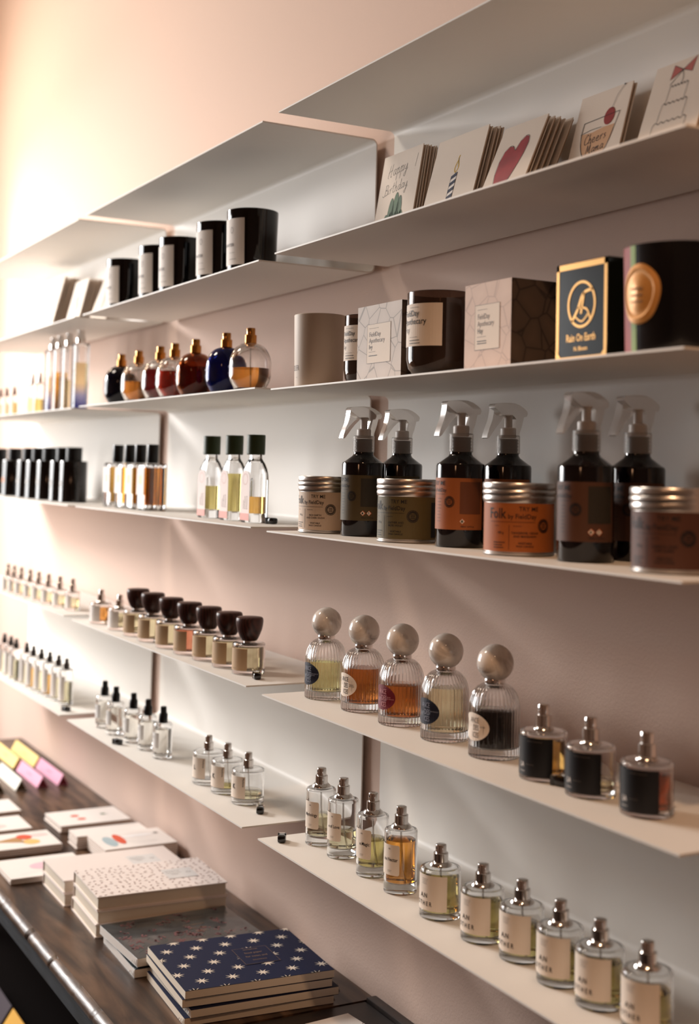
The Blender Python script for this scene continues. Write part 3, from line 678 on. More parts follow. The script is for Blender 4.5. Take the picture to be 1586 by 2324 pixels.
def print_box(name, x0, x1, y0, y1, h, front, side, word, label):
    t = thing(name, label, 'box', ((x0 + x1) / 2, (y0 + y1) / 2, zC), 0, 'patterned candle boxes')
    a, c = (x1 - x0) / 2, (y1 - y0) / 2
    def bx(b):
        b.add([(-a, -c, 0), (a, -c, 0), (a, -c, h), (-a, -c, h)], [(0, 1, 2, 3)], front)
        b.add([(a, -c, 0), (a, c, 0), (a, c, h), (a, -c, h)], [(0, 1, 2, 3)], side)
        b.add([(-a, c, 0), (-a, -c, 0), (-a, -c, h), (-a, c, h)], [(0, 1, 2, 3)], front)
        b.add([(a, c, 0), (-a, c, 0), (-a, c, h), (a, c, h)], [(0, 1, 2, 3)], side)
        b.add([(-a, -c, h), (a, -c, h), (a, c, h), (-a, c, h), (-a, -c, 0), (a, -c, 0), (a, c, 0), (-a, c, 0)], [(0, 1, 2, 3), (7, 6, 5, 4)], front)
    part(name + word, 'carton', t, bx, smooth=False)
    f = lambda u, v: (u, -c - .0004, v); f2 = lambda u, v: (u, -c - .0007, v)
    def lb(b):
        w = a * .53; v0, v1 = h * .24, h * .75
        b.patch(-w, w, v0, v1, f, CREAM)
        for p in ([(-w, v0), (w, v0)], [(w, v0), (w, v1)], [(w, v1), (-w, v1)], [(-w, v1), (-w, v0)]): b.stroke(p, .0004, f2, GREYINK, False)
        for k, q in enumerate(('FieldDay', 'Apothecary', word)): b.text(q, -w + .006, v1 - .0185 - k * .0092, .0098, f2, GREYINK if k < 2 else INK, 'l', sx=w / .0345)
        small_lines(b, -w + .006, v1 - .0065, 1, f2, GREYINK, L=.028 * w / .034); small_lines(b, -w + .006, v0 + .0165, 1, f2, GREYINK, L=.02); small_lines(b, -w + .006, v0 + .0105, 1 if word == 'Ivy' else 2, f2, INK, L=.026 * w / .034, w=.0012, gap=.003)
    part(name + 'l' + word, 'label', t, lb)
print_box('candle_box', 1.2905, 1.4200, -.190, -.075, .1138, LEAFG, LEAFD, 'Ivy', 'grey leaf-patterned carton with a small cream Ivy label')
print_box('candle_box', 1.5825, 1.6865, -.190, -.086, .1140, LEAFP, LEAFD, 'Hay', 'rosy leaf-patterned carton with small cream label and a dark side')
t = thing('candle_box', 'glossy dark box with gold frame and Rain On Earth in gold', 'box', (1.8245, -.1425, zC))
a, c, h = .0475, .0475, .1165
part('gb_box', 'carton', t, lambda b: b.bbox(-a, a, -c, c, 0, h, mat('gloss_dark_box', '#141815', .16, coat=.1), .0008, 1))
GOLDF = mat('gold_foil', '#a97f4a', .34, 1)
def gl(b):
    f = lambda u, v: (u, -c - .0004, v); f2 = lambda u, v: (u, -c - .0007, v)
    w = a - .0015
    for p in ((-w, -w + .005, .001, h - .001), (w - .005, w, .001, h - .001), (-w, w, .001, .006), (-w, w, h - .008, h - .001)): b.patch(*p, f, GOLDF)
    for q in (1, -1): b.poly([(q * w, .0005), (q * (w - .014), .0005), (q * w, .016)], f2, GOLDF)
    b.ring(.001, .066, .0255, .0275, .0030, f2, GOLDF, 40)
    b.stroke([(-.017, .046), (-.006, .060), (.004, .078), (.021, .082)], .0034, f2, GOLDF); b.stroke([(.000, .055), (.004, .072), (.005, .080)], .003, f2, GOLDF)
    b.stroke([(-.006, .062), (.010, .060), (.017, .048)], .0022, f2, GOLDF); b.stroke([(-.010, .052), (.002, .046), (.014, .055)], .0018, f2, GOLDF)
    b.text('Rain On Earth', 0, .0235, .0125, f2, GOLDF, 'c', bold=.012, sx=.74); b.text('N. Bloom', 0, .0125, .0070, f2, GOLDF, 'c', bold=.015, sx=.9)
part('gb_f', 'gold_print', t, gl)
t = thing('jar_candle', 'large black candle with gold wax seal and a red and green ribbon', 'candle', (1.9405, -.1480, zC))
part('bk', 'jar', t, lambda b: tumbler(b, .0570, .0600, .1180, mat('black_ceramic', '#07070a', .22, coat=.3), n=72))
f = lambda R: (lambda u, v: (lambda r: (r * math.cos(-PI / 2 + u / r), r * math.sin(-PI / 2 + u / r), v))(.0570 + .003 * v / .118 + R))
def rib(b):
    b.patch(-.033, -.0115, .001, .117, f(.0006), mat('red_ribbon', '#8e2322', .6), 5, 2); b.patch(-.0115, -.002, .001, .117, f(.0006), mat('green_ribbon', '#7d9a4e', .6), 4, 2)
part('bk_r', 'ribbon', t, rib)
def seal(b):
    SE = mat('gold_seal', '#cf9552', .42, .25); n = 36; vs = []; fs = []
    rings = [(1.0, .0006), (.97, .0030), (.82, .0042), (.74, .0030), (.62, .0030), (.55, .0040), (0, .0042)]
    for q, hh in rings:
        for k in range(n):
            a_ = 2 * PI * k / n; wob = 1 + (.022 * math.sin(3 * a_ + .6) + .015 * math.sin(5 * a_)) * (q > .7)
            r = .059 + hh; u = .004 + .026 * q * wob * math.cos(a_); v = .064 + .033 * q * wob * math.sin(a_)
            vs.append((r * math.cos(-PI / 2 + u / r), r * math.sin(-PI / 2 + u / r), v))
    for i in range(len(rings) - 1):
        for k in range(n): fs.append((i * n + k, i * n + (k + 1) % n, (i + 1) * n + (k + 1) % n, (i + 1) * n + k))
    b.add(vs, fs, SE)
    for v in (.068, .061, .054): b.patch(-.006, .012, v, v + .0022, f(.0051), mat('seal_print', '#8a5a28', .4, .5), 4, 1)
part('bk_s', 'wax_seal', t, seal)
part('bk_w', 'wax', t, lambda b: b.lathe([(0, .009), (.0535, .009), (.056, .08), (0, .081)], WAX, 40))

# ------------------------------------------------------------------ right unit, spray bottles and tins
zD = top('right', 'D')
def fmat(name, col): return mat('label_' + name, col, .6)
SEAL = lambda b, u, v, r, fn, m: (b.ring(u, v, r, r, r * .10, fn, m, 24), b.ring(u, v, r * .62, r * .62, r * .08, fn, m, 20), b.ring(u, v, r * .84, r * .84, r * .16, fn, m, 12), [b.patch(u - r * .36, u + r * .36, v + d * r, v + d * r + r * .12, fn, m) for d in (.2, -.06, -.32)])
def tin(x, y, R, lm, ink, inkname, scent, uo, label):
    t = thing('candle_tin', label, 'candle tin', (x, y, zD), 0, 'round tins with ridged silver lids')
    part('tn_b', 'tin_body', t, lambda b: b.lathe([(0, 0), (.0430, 0), (.0448, .0012), (.0448, .0035), (.0440, .0042), (.0440, .0700), (0, .0700)], ALU, 64))
    part('tn_l', 'lid', t, lambda b: b.lathe([(0, .0660), (.0445, .0660), (.0452, .0670), (.0462, .0715), (.0452, .0745), (.0466, .0775), (.0466, .0795), (.0454, .0818), (.0462, .0832), (.0462, .0895), (.0452, .0910), (0, .0910)], ALU, 64))
    fn, f2 = cyl(.0443), cyl(.0446)
    def lb(b):
        b.patch(uo - .075, uo + .105, .0052, .0655, fn, lm, 48, 1)
        u = uo
        b.text('Folk', u - .004, .0465, .0185, f2, ink, 'r', bold=.008, sx=.80); b.text('by FieldDay', u - .002, .0465, .0084, f2, ink, 'l', bold=.008, sx=.92)
        b.text('TRY ME', u + .012, .0560, .0078, f2, ink, 'l', bold=.005, sx=.95)
        b.patch(u - .028, u + .033, .0420, .0424, f2, ink, 12, 1); b.patch(u - .0005, u + .0001, .008, .0385, f2, ink)
        SEAL(b, u + .0455, .0380, .0088, f2, ink)
        small_lines(b, u + .005, .0370, 1, f2, ink, L=.011)
        for k, w in enumerate(scent): b.text(w, u + .020, .0275 - k * .0042, .0038, f2, ink, 'c', bold=.014)
        for k, w in enumerate(('VEGETABLE', 'WAX CANDLE')): b.text(w, u + .020, .0150 - k * .0038, .0034, f2, ink, 'c', bold=.014)
        small_lines(b, u - .020, .0370, 1, f2, ink, L=.006); b.text('180 g', u - .012, .0275, .0042, f2, ink, 'c', bold=.012); small_lines(b, u - .022, .0160, 3, f2, ink, L=.017, w=.0012, gap=.0032)
        inkname == 'b' or b.patch(u + .076, u + .090, .008, .058, f2, ink, 3, 1)
    part('tn_lab' + scent[0], 'label', t, lb)
BROWNINK = mat('brown_black_ink', '#1d120d', .6)
tin(1.1215, -.1480, .0452, fmat('pale', '#c9b29c'), INK, 'i', ('RICH EARTH', 'AND DARK OUDH'), .0105, 'silver-lidded tin with pale label at the left end of the shelf')
tin(1.3790, -.1480, .0430, fmat('olive', '#5b5030'), INK, 'i', ('LEATHER AND', 'MUSK VIOLET'), .0075, 'silver-lidded tin with olive green label')
tin(1.6520, -.1480, .0470, fmat('orange', '#a75c26'), BROWNINK, 'b', ('TANGERINE, CEDAR', 'AND MANDARIN'), .0300, 'silver-lidded tin with orange label')
tin(1.9340, -.1480, .0513, fmat('brown', '#553224'), INK, 'i', ('DAMSON, ROSE', 'AND CASSIS'), .0080, 'silver-lidded tin with dark brown label at the right edge')
def trigger_poly(pts, s=.0001494, cx=778, by=475): return [((x - cx) * s * 1.15, (by - y) * s) for x, y in pts]
HEAD = trigger_poly([(612, 218), (607, 200), (620, 183), (650, 176), (700, 170), (760, 167), (810, 169), (860, 186), (905, 214), (935, 242), (941, 262), (930, 290), (902, 297), (893, 340), (880, 395), (864, 440), (861, 475), (800, 475), (815, 400), (826, 320), (800, 290), (735, 292), (700, 285), (650, 250)])
LEVER = trigger_poly([(612, 216), (655, 248), (705, 285), (732, 296), (700, 322), (660, 366), (628, 410), (596, 458), (566, 502), (550, 512), (541, 504), (548, 470), (566, 410), (592, 340), (604, 280)])
def trigger_bottle(x, y, lm, ink, label, hazard):
    t = thing('trigger_spray_bottle', label, 'spray bottle', (x, y, zD), 0, 'dark bottles with clear trigger sprayers')
    part('ts_b', 'bottle', t, lambda b: b.lathe([(0, 0), (.0295, 0), (.0325, .001), (.0336, .004), (.0336, .1110), (.0325, .1140), (.0290, .1160), (.0175, .1245), (.0155, .1275), (.0155, .132), (.0135, .132), (.0135, .151), (0, .151)], PETB, 56))
    def ridges(b):
        for k in range(4): b.lathe([(.0135, .1345 + k * .0045), (.0146, .1355 + k * .0045), (.0146, .1367 + k * .0045), (.0135, .1377 + k * .0045)], PETB, 40)
    part('ts_th', 'neck_thread', t, ridges)
    part('ts_c', 'collar', t, lambda b: (b.lathe([(.0160, .1305), (.0168, .1305), (.0168, .1555), (.0160, .1562), (.0095, .1562)], FROST, 40), b.lathe([(.0095, .1552), (.0158, .1550), (.0160, .1305)], FROST, 40)))
    part('ts_p', 'pump', t, lambda b: b.lathe([(0, .1525), (.0105, .1525), (.0112, .1545), (.0112, .1655), (.0100, .1670), (.0056, .1675), (.0056, .1810), (.0070, .1830), (.0070, .1850), (.0040, .1855), (0, .1855)], WHITEPL, 32))
    fx = lambda hw: (lambda u, v, h: (h - hw, u, v + .1562))
    part('ts_h', 'trigger_head', t, lambda b: b.prism(HEAD, fx(.0075), .0150, FROST), angle=28)
    part('ts_l', 'trigger_lever', t, lambda b: b.prism(LEVER, fx(.0062), .0124, FROST), angle=28)
    fn, f2 = cyl(.0339), cyl(.0342)
    def lb(b):
        b.patch(-.070, .070, .0245, .0945, fn, lm, 44, 1)
        b.text('TRY ME', .012, .0845, .0085, f2, ink, 'r', bold=.005, sx=.95); b.text('by FieldDay', .014, .0755, .0070, f2, ink, 'r', bold=.01, sx=.9)
        SEAL(b, .0185, .0620, .0078, f2, ink); b.patch(.0335, .066, .046, .0895, f2, mat('label_panel_' + lm.name, '#6a3a20' if 'orange' in lm.name else '#2a2318', .6), 10, 1)
        b.patch(-.01, .012, .0720, .0724, f2, ink, 4, 1); small_lines(b, -.004, .066, 8, f2, ink, L=.009, gap=.0044)
        for k in range(hazard):
            u = .0375 + k * .0098; v = .0360; d = .0044
            b.poly([(u - d, v), (u, v - d), (u + d, v), (u, v + d)], f2, mat('hazard_border', '#c8602f', .6))
            f3 = cyl(.0345); d *= .80; b.poly([(u - d, v), (u, v - d), (u + d, v), (u, v + d)], f3, CREAM)
            f4 = cyl(.0348)
            if k == 0: b.poly([(u - .0011, v - .0014), (u + .0011, v - .0014), (u + .0013, v), (u + .0002, v + .0020), (u - .0012, v + .0002)], f4, INK)
            else: b.patch(u - .0004, u + .0004, v - .0006, v + .0022, f4, INK); b.patch(u - .0004, u + .0004, v - .0019, v - .0011, f4, INK)
        b.text('500ml 16.9 fl oz', .035, .0280, .0030, f2, ink, 'l', bold=.012)
    part('ts_lab' + lm.name, 'label', t, lb)
OL = fmat('spray_olive', '#4d4025'); OR = fmat('spray_orange', '#a05a2c'); BR = fmat('spray_brown', '#52311f')
trigger_bottle(1.2189, -.1350, OL, INK, 'dark trigger spray bottle with olive label standing behind the pale tin', 2)
trigger_bottle(1.2041, -.0560, OL, INK, 'dark trigger spray bottle at the back, behind the olive-labelled one', 2)
trigger_bottle(1.4959, -.1350, OR, BROWNINK, 'dark trigger spray bottle with orange label in the front row', 1)
trigger_bottle(1.4963, -.0560, OR, BROWNINK, 'dark trigger spray bottle at the back, behind the orange tin', 1)
trigger_bottle(1.7749, -.1400, BR, INK, 'dark trigger spray bottle with brown label in the front row', 2)
trigger_bottle(1.7708, -.0570, BR, INK, 'dark trigger spray bottle at the back right, behind the brown tin', 2)

# ------------------------------------------------------------------ greeting cards leaning on the top shelves
GL = {  # handwriting strokes, each letter about .6 wide, x-height .5
 'H': [[(.12, -.05), (.02, .1), (.15, .5), (.28, 1.0)], [(.62, 1.05), (.5, .5), (.42, 0), (.6, .05)], [(.05, .42), (.3, .5), (.62, .55)]],
 'a': [[(.45, .45), (.25, .5), (.08, .25), (.2, .02), (.4, .2), (.46, .48), (.42, .1), (.6, .05)]],
 'p': [[(.08, .4), (.15, .5), (.12, 0), (.05, -.5)], [(.12, .3), (.3, .52), (.45, .35), (.35, .05), (.15, .08)], [(.35, .05), (.6, .1)]],
 'y': [[(.05, .5), (.1, .15), (.3, .1), (.45, .5)], [(.45, .5), (.4, 0), (.25, -.5), (.08, -.35), (.6, .1)]],
 'B': [[(-.35, .1), (-.15, -.05), (.05, .1), (.15, 1.0)], [(.1, .95), (.45, .95), (.42, .6), (.15, .5), (.5, .4), (.45, .05), (.1, .0), (.6, .05)]],
 'i': [[(.1, .5), (.08, .1), (.25, .05)], [(.14, .72), (.16, .75)]],
 'r': [[(.06, .5), (.1, .0)], [(.09, .3), (.25, .5), (.38, .48)]],
 't': [[(.2, .95), (.14, .15), (.25, .0), (.4, .08)], [(.0, .6), (.4, .66)]],
 'h': [[(.14, 1.0), (.08, 0)], [(.1, .3), (.28, .5), (.36, .3), (.34, .0), (.5, .05)]],
 'd': [[(.4, .45), (.2, .48), (.08, .2), (.2, .02), (.4, .2), (.5, 1.0)], [(.5, 1.0), (.44, .1), (.6, .05)]],
 'C': [[(.5, .85), (.3, 1.0), (.05, .6), (.1, .1), (.35, .02), (.6, .2)]],
 'e': [[(.08, .25), (.35, .3), (.3, .5), (.1, .4), (.08, .1), (.3, .0), (.5, .12)]],
 's': [[(.35, .5), (.12, .4), (.32, .2), (.1, .0)]],
 'M': [[(.0, 0), (.15, .95), (.3, .2), (.5, 1.0), (.55, .05), (.7, .08)]],
 'm': [[(.05, .45), (.06, 0)], [(.06, .25), (.2, .5), (.26, .0)], [(.26, .25), (.42, .5), (.48, .05), (.65, .1)]],
 '!': [[(.3, 1.2), (.1, .2)], [(.05, -.02), (.06, .0)]]}
ADV = {'H': .72, 'i': .3, 't': .42, 'r': .42, 'M': .75, 'm': .68, 's': .42, 'h': .52}
def script(b, word, u, v, size, fn, m, w, slope=0):
    x = 0
    for ch in word:
        for st in GL[ch]: b.stroke([(u + (x + p[0]) * size, v + (p[1] + slope * (x + p[0])) * size) for p in st], w, fn, m)
        x += ADV.get(ch, .56)
def card_art(kind, w, h, hand=False):
    def art(b):
        dv = {'coupe': .022, 'cake': .010}.get(kind, 0)
        f = lambda u, v: (u, -.0034, v + dv); f2 = lambda u, v: (u, -.0037, v + dv); f3 = lambda u, v: (u, -.0040, v + dv)
        if kind == 'cactus':
            G = ramp_mat('cactus_paint', 'Noise', [(.3, '#24432b'), (.7, '#45693f')], .6, texscale=40); GD = mat('cactus_line', '#1f3524', .6)
            if hand: return [script(b, *q) for q in (('Happy', -.040, .135, .021, f, INK, .0007, .10), ('Birthday', -.042, .104, .0185, f, INK, .0007, .08), ('!', .044, .136, .022, f, INK, .0007))]
            for u, v, ru, rv in ((-.012, .062, .009, .034), (.002, .068, .010, .036), (.014, .062, .009, .035), (-.024, .036, .011, .033), (-.008, .037, .012, .035), (.008, .037, .013, .035), (.022, .037, .010, .034)):
                b.ell(u, v, ru, rv, f, G, 20); b.ring(u, v, ru, rv, .0005, f2, GD, 20)
        if kind == 'candle':
            b.stroke([(.004, .124), (-.001, .112), (.003, .104), (.009, .112), (.004, .126), (.006, .132)], .0022, f, mat('yellow_ink', '#c9a12a', .6)); b.stroke([(.005, .112), (.006, .122), (.004, .128)], .0006, f2, INK)
            b.stroke([(.004, .098), (.004, .104)], .0007, f, INK)
            b.patch(-.005, .010, .030, .098, f, WHITE)
            for k in range(6): b.poly([(-.005, .035 + k * .0115), (.010, .040 + k * .0115), (.010, .046 + k * .0115), (-.005, .041 + k * .0115)], f2, mat('blue_stripe', '#141c3c', .6))
            for u in (-.005, .010): b.stroke([(u, .030), (u, .098)], .0006, f2, INK, False)
            b.stroke([(-.012, .028), (-.006, .031), (0, .028), (.008, .031), (.016, .028)], .0007, f2, mat('red_ink', '#a04038', .6))
        if kind == 'heart':
            R_ = ramp_mat('heart_paint', 'Noise', [(.3, '#7d1c24'), (.7, '#a82b32')], .6, texscale=30); pts = []
            right = [(0, .105), (.006, .119), (.016, .126), (.024, .123), (.0275, .112), (.025, .095), (.018, .075), (.008, .052), (-.004, .030)]
            left = [(-.010, .024), (-.022, .045), (-.030, .070), (-.031, .092), (-.026, .108), (-.017, .115), (-.008, .113)]
            b.add([f(u, v) for u, v in [(-.002, .075)] + right + left], [(0, k, k % 16 + 1) for k in range(1, 17)], R_)
            b.stroke(right + left + [right[0]], .0007, f2, INK)
        if kind == 'coupe':
            if hand: return script(b, 'Cheers', -.024, .062, .0145, f2, INK, .0009, .06), script(b, 'Mama', -.016, .047, .0140, f2, INK, .0009, .08)
            b.poly([(-.034, .080), (-.030, .060), (-.020, .043), (-.006, .034), (.010, .036), (.022, .048), (.030, .064), (.033, .082), (.010, .082), (-.012, .079)], f, mat('peach_wash', '#cda27c', .7))
            b.stroke([(-.033, .096), (-.034, .078), (-.029, .058), (-.019, .042), (-.008, .032)], .0012, f2, INK); b.stroke([(.010, .034), (.024, .050), (.034, .082), (.038, .099)], .0010, f2, INK)
            b.stroke([(-.033, .096), (.038, .099)], .0010, f2, INK, False); b.stroke([(-.036, .080), (-.015, .083), (.006, .083)], .0007, f2, INK)
            b.ell(.018, .096, .0105, .0125, f2, mat('cherry_paint', '#8f1f1c', .5), 20); b.stroke([(.020, .106), (.026, .124), (.036, .136)], .0006, f3, INK); b.ell(.037, .137, .0018, .0012, f3, INK, 8)
        if kind == 'cake':
            P_ = mat('bow_pink', '#b5635c', .6)
            for pts in ([(0, .138), (-.018, .148), (-.020, .128)], [(0, .138), (.020, .152), (.017, .131)]): b.poly(pts, f, P_); b.stroke(pts + [pts[0]], .0007, f2, INK, False)
            b.stroke([(0, .137), (-.010, .128), (-.018, .120)], .0008, f2, INK); b.stroke([(0, .137), (.004, .126), (.003, .118)], .0008, f2, INK)
            for k, (w_, v) in enumerate(((.016, .116), (.022, .092), (.029, .066))):
                b.stroke([(-w_ + 2 * w_ * q / 12, v + (.003 if q % 2 else 0)) for q in range(13)], .0008, f2, INK); b.stroke([(-w_, v), (-w_ - .001, v - .022)], .0006, f2, INK, False); b.stroke([(w_, v), (w_ - .001, v - .022)], .0006, f2, INK, False)
        if kind == 'blush':
            b.ell(.01, h * .45, w * .12, h * .22, f, mat('blush_wash', '#e8b9ae', .7)); b.ell(-.02, h * .35, w * .08, h * .3, f, mat('grey_wash', '#d8cfcf', .7))
        if kind == 'sun': b.ell(.0, h * .62, w * .12, h * .10, f, mat('apricot_wash', '#edbd90', .7)); b.ell(.012, h * .50, w * .16, h * .08, f2, mat('lemon_wash', '#f0dc9c', .7))
        if kind == 'rose': b.ell(.0, h * .5, w * .13, h * .32, f, mat('rose_wash', '#dfa69c', .7))
    return art
def card_stack(x, ytop, ybot, w, h, col, n, kind, front_label, rest_label, group, gap=.0058, jit=.0, tilt=0, dx=0):
    th = math.atan2(ytop - ybot, math.sqrt(h * h - (ytop - ybot) ** 2)); z = top(col, 'B')
    r = random.Random(kind)
    for k in range(n):
        lab = front_label if k == 0 else (ORD[k + 1] + ' ' + rest_label)
        hh = -r.random() * .003 if k else 0
        t = thing('greeting_card', lab, 'greeting card', (x + w / 2 + dx * k + (r.random() - .5) * jit * (k > 0), ybot + .0032 + k * gap, z), 0, group, rot=(-th + (r.random() * .012 if k else 0), 0, 0))
        part('gc%.3f%.3f%d' % (w, h, k % 3), 'card', t, lambda b: b.box(-w / 2, w / 2, -.0032, -.0016, 0, h + hh, CREAM), smooth=False)
        part('ge%.3f%.3f%d' % (w, h, k % 3), 'envelope', t, lambda b: b.box(-w / 2 + .0008, w / 2 - .0006 - .002 * (k % 2), -.0014, 0, 0, h - .002 + hh, KRAFT), smooth=False)
        if k == 0: part('ga' + kind, 'drawing', t, card_art(kind, w, h))
        if k == 0 and kind in ('cactus', 'coupe'): part('gh' + kind, 'handwriting', t, card_art(kind, w, h, True))
card_stack(1.109, -.045, -.073, .124, .176, 'right', 6, 'cactus', 'birthday card with a painted green cactus and handwritten greeting', 'card of the stack behind the cactus birthday card', 'cards behind the cactus card', .0052, .004)
card_stack(1.282, -.045, -.0885, .1376, .169, 'right', 5, 'candle', 'card with a striped birthday candle drawing', 'card of the stack behind the striped candle card', 'cards behind the candle card', .0066, .005)
card_stack(1.475, -.055, -.1145, .1023, .153, 'right', 6, 'heart', 'card with a big red heart', 'card of the stack behind the red heart card', 'cards behind the heart card', .0078, .012)
card_stack(1.620, -.030, -.071, .104, .160, 'right', 2, 'coupe', 'card with a coupe glass, a cherry and Cheers Mama', 'card of the pair behind the coupe glass card', 'cards behind the coupe glass card', .0060)
card_stack(1.775, -.035, -.087, .104, .163, 'right', 3, 'cake', 'card with a line-drawn tiered cake and a pink bow', 'card of the stack behind the tiered cake card', 'cards behind the cake card', .0060)
card_stack(-.850, -.075, -.120, .170, .190, 'left', 5, 'blush', 'pale card with pink blush shapes, far left on the top shelf', 'card of the stack behind the pink blush card', 'cards behind the blush card', .0105)
card_stack(-.5800, -.072, -.108, .124, .158, 'left', 6, 'sun', 'pale card with a yellow and apricot patch, middle of three stacks', 'card of the stack behind the yellow patch card', 'cards behind the yellow patch card', .0100)
card_stack(-.330, -.068, -.116, .150, .150, 'left', 2, 'rose', 'card with a rose streak leaning beside the leftmost black candle', 'card behind the rose streak card', 'cards behind the rose streak card', .0070)

# ------------------------------------------------------------------ the old table
TZ = -1.022
t = thing('wooden_table', 'long dark antique wooden table with worn rounded front edge along the wall', 'table', (.4, -.21, -1.82))
H0 = -1.82
def rel(x, y, z): return (x - .4, y + .21, z - H0)
b = MB(); b.box(-1.26 - .4, 1.050 - .4, -.424 + .21, .006 + .21, TZ - .026 - H0, TZ - H0, OAKT); obj('tabletop', b.mesh('tabletop'), t)
b = MB(); b.bbox(1.052 - .4, 2.3 - .4, -.424 + .21, -.012 + .21, TZ - .026 - H0, TZ - .001 - H0, OAKD, .003, 2); obj('end_board', b.mesh('end_board'), t)
b = MB(); b.bbox(1.052 - .4, 2.3 - .4, -.0118 + .21, .008 + .21, TZ - .026 - H0, TZ + .006 - H0, OAKD, .003, 2); obj('back_strip', b.mesh('back_strip'), t)
def edge(b):
    r = random.Random(3); n = 520; vs = []; fs = []; K = 9; prev = 0
    for i in range(n + 1):
        x = -1.26 + 3.56 * i / n; prev = .7 * prev + .3 * (r.random() - .5); d = 1 + prev * .14
        for xs_, wd, dp in ((.497, .007, .6), (.650, .005, .72), (.30, .004, .9), (.40, .003, .93), (.80, .004, .92), (.905, .004, .82), (-.1, .005, .85)):
            if abs(x - xs_) < wd: d *= dp
        for k in range(K):
            a = PI / 2 + PI * k / (K - 1)
            vs.append(rel(x, -.424 + .0165 * d * math.cos(a), TZ - .0135 + .0135 * (d if k < 6 else 1) * math.sin(a)))
    for i in range(n):
        for k in range(K - 1): fs.append((i * K + k, i * K + k + 1, (i + 1) * K + k + 1, (i + 1) * K + k))
    fs.append(tuple(range(K))); fs.append(tuple(n * K + k for k in range(K))[::-1]); b.add(vs, fs, OAKE)
b = MB(); edge(b); obj('edge_moulding', b.mesh('edge_moulding', 60), t)
b = MB(); b.box(-1.2 - .4, 2.25 - .4, -.412 + .21, -.388 + .21, -1.104 - H0, TZ - .0262 - H0, APRON); obj('apron', b.mesh('apron'), t)
for x in (-1.15, 2.15):
    for y in (-.385, -.03):
        b = MB(); b.bbox(x - .03 - .4, x + .03 - .4, y - .02 + .21 + (.018 if y < -.2 else 0), y + .04 + .21 - (.01 if y > -.2 else 0), 0, TZ - .0265 - H0, OAKD, .004, 2); obj('leg', b.mesh('leg'), t)
b = MB(); b.box(-1.1 - .4, .60 - .4, -.36 + .21, -.07 + .21, -1.525 - H0, -1.500 - H0, mat('black_stained_board', '#0d0807', .9, spec=.04)); obj('lower_shelf', b.mesh('lower_shelf'), t)
b = MB(); b.box(-1.1 - .4, .60 - .4, -.068 + .21, -.056 + .21, -1.525 - H0, TZ - .0265 - H0, mat('black_stained_board')); obj('back_board', b.mesh('back_board'), t)
for x in (-1.08, .57):
    b = MB(); b.box(x - .02 - .4, x + .02 - .4, -.36 + .21, -.30 + .21, -H0 - 1.82, -1.5252 - H0, OAKD); obj('shelf_support', b.mesh('shelf_support'), t)

# ------------------------------------------------------------------ triangular boxes
def tri_box(x0, x1, y0, y1, h, z, col, ends, label, group):
    t = thing('triangular_box', label, 'box', ((x0 + x1) / 2, (y0 + y1) / 2, z), 0, group)
    a, c = (x1 - x0) / 2, (y1 - y0) / 2
    def sl(b):
        bm = bmesh.new(); V = [bm.verts.new(p) for p in [(-a, -c, 0), (-a, c, 0), (-a, 0, h), (a, -c, 0), (a, c, 0), (a, 0, h)]]
        for f in ((0, 2, 1), (3, 4, 5), (0, 3, 5, 2), (1, 2, 5, 4), (0, 1, 4, 3)): bm.faces.new([V[k] for k in f])
        bm.normal_update(); bmesh.ops.bevel(bm, geom=bm.edges[:], offset=.0012, segments=2, affect='EDGES'); bm.verts.index_update()
        b.add([v.co[:] for v in bm.verts], [[v.index for v in f.verts] for f in bm.faces], mat('card_' + col, col, .55)); bm.free()
    part('tb%s%.3f%.3f%.3f' % (col, a, c, h), 'sleeve', t, sl)
    part('te%s%.3f%.3f' % (ends, c, h), 'end_flap', t, lambda b: b.add([(0, -c + .003, .002), (0, c - .003, .002), (0, 0, h - .004)], [(0, 1, 2)], mat('card_' + ends, ends, .6)), loc=(a + .0004, 0, 0))
    part('tp%s%.2f' % (col, a), 'print', t, lambda b: small_lines(b, -.02, 0, 1, lambda u, v: (u, -c * .5 - .0006, h * .5 + .0004 + v * .8), mat('print_' + col, ends, .6), L=.05, w=.0022))
g = 'triangular boxes standing at the far end of the table'
tri_box(-1.090, -.830, -.071, -.038, .031, TZ, '#f0d583', '#b98a3a', 'pale yellow triangular box against the wall at the far table end', g)
tri_box(-1.085, -.838, -.128, -.094, .031, TZ, '#f0d583', '#b98a3a', 'pale yellow triangular box in front of the other yellow one', g)
tri_box(-.820, -.588, -.068, -.036, .031, TZ, '#dd9bb4', '#6d1228', 'pink triangular box with dark red end against the wall', g)
tri_box(-.809, -.583, -.127, -.094, .031, TZ, '#dd9bb4', '#6d1228', 'pink triangular box with dark red end, second from the wall', g)
tri_box(-.800, -.574, -.189, -.155, .031, TZ, '#e4e2d8', '#4a3a22', 'white triangular box in front of the pink boxes', g)
tri_box(-.800, -.566, -.252, -.218, .031, TZ, '#e4e2d8', '#4a3a22', 'white triangular box at the left photo edge, nearest the table front', g)
g = 'triangular boxes on the low shelf under the table'
tri_box(-.215, .02, -.300, -.235, .050, -1.4998, '#d9a02c', '#7a4a18', 'golden yellow triangular box on the low shelf under the table', g)
tri_box(-.465, -.228, -.300, -.235, .050, -1.4998, '#2c1828', '#1d1018', 'dark purple triangular box on the low shelf under the table', g)

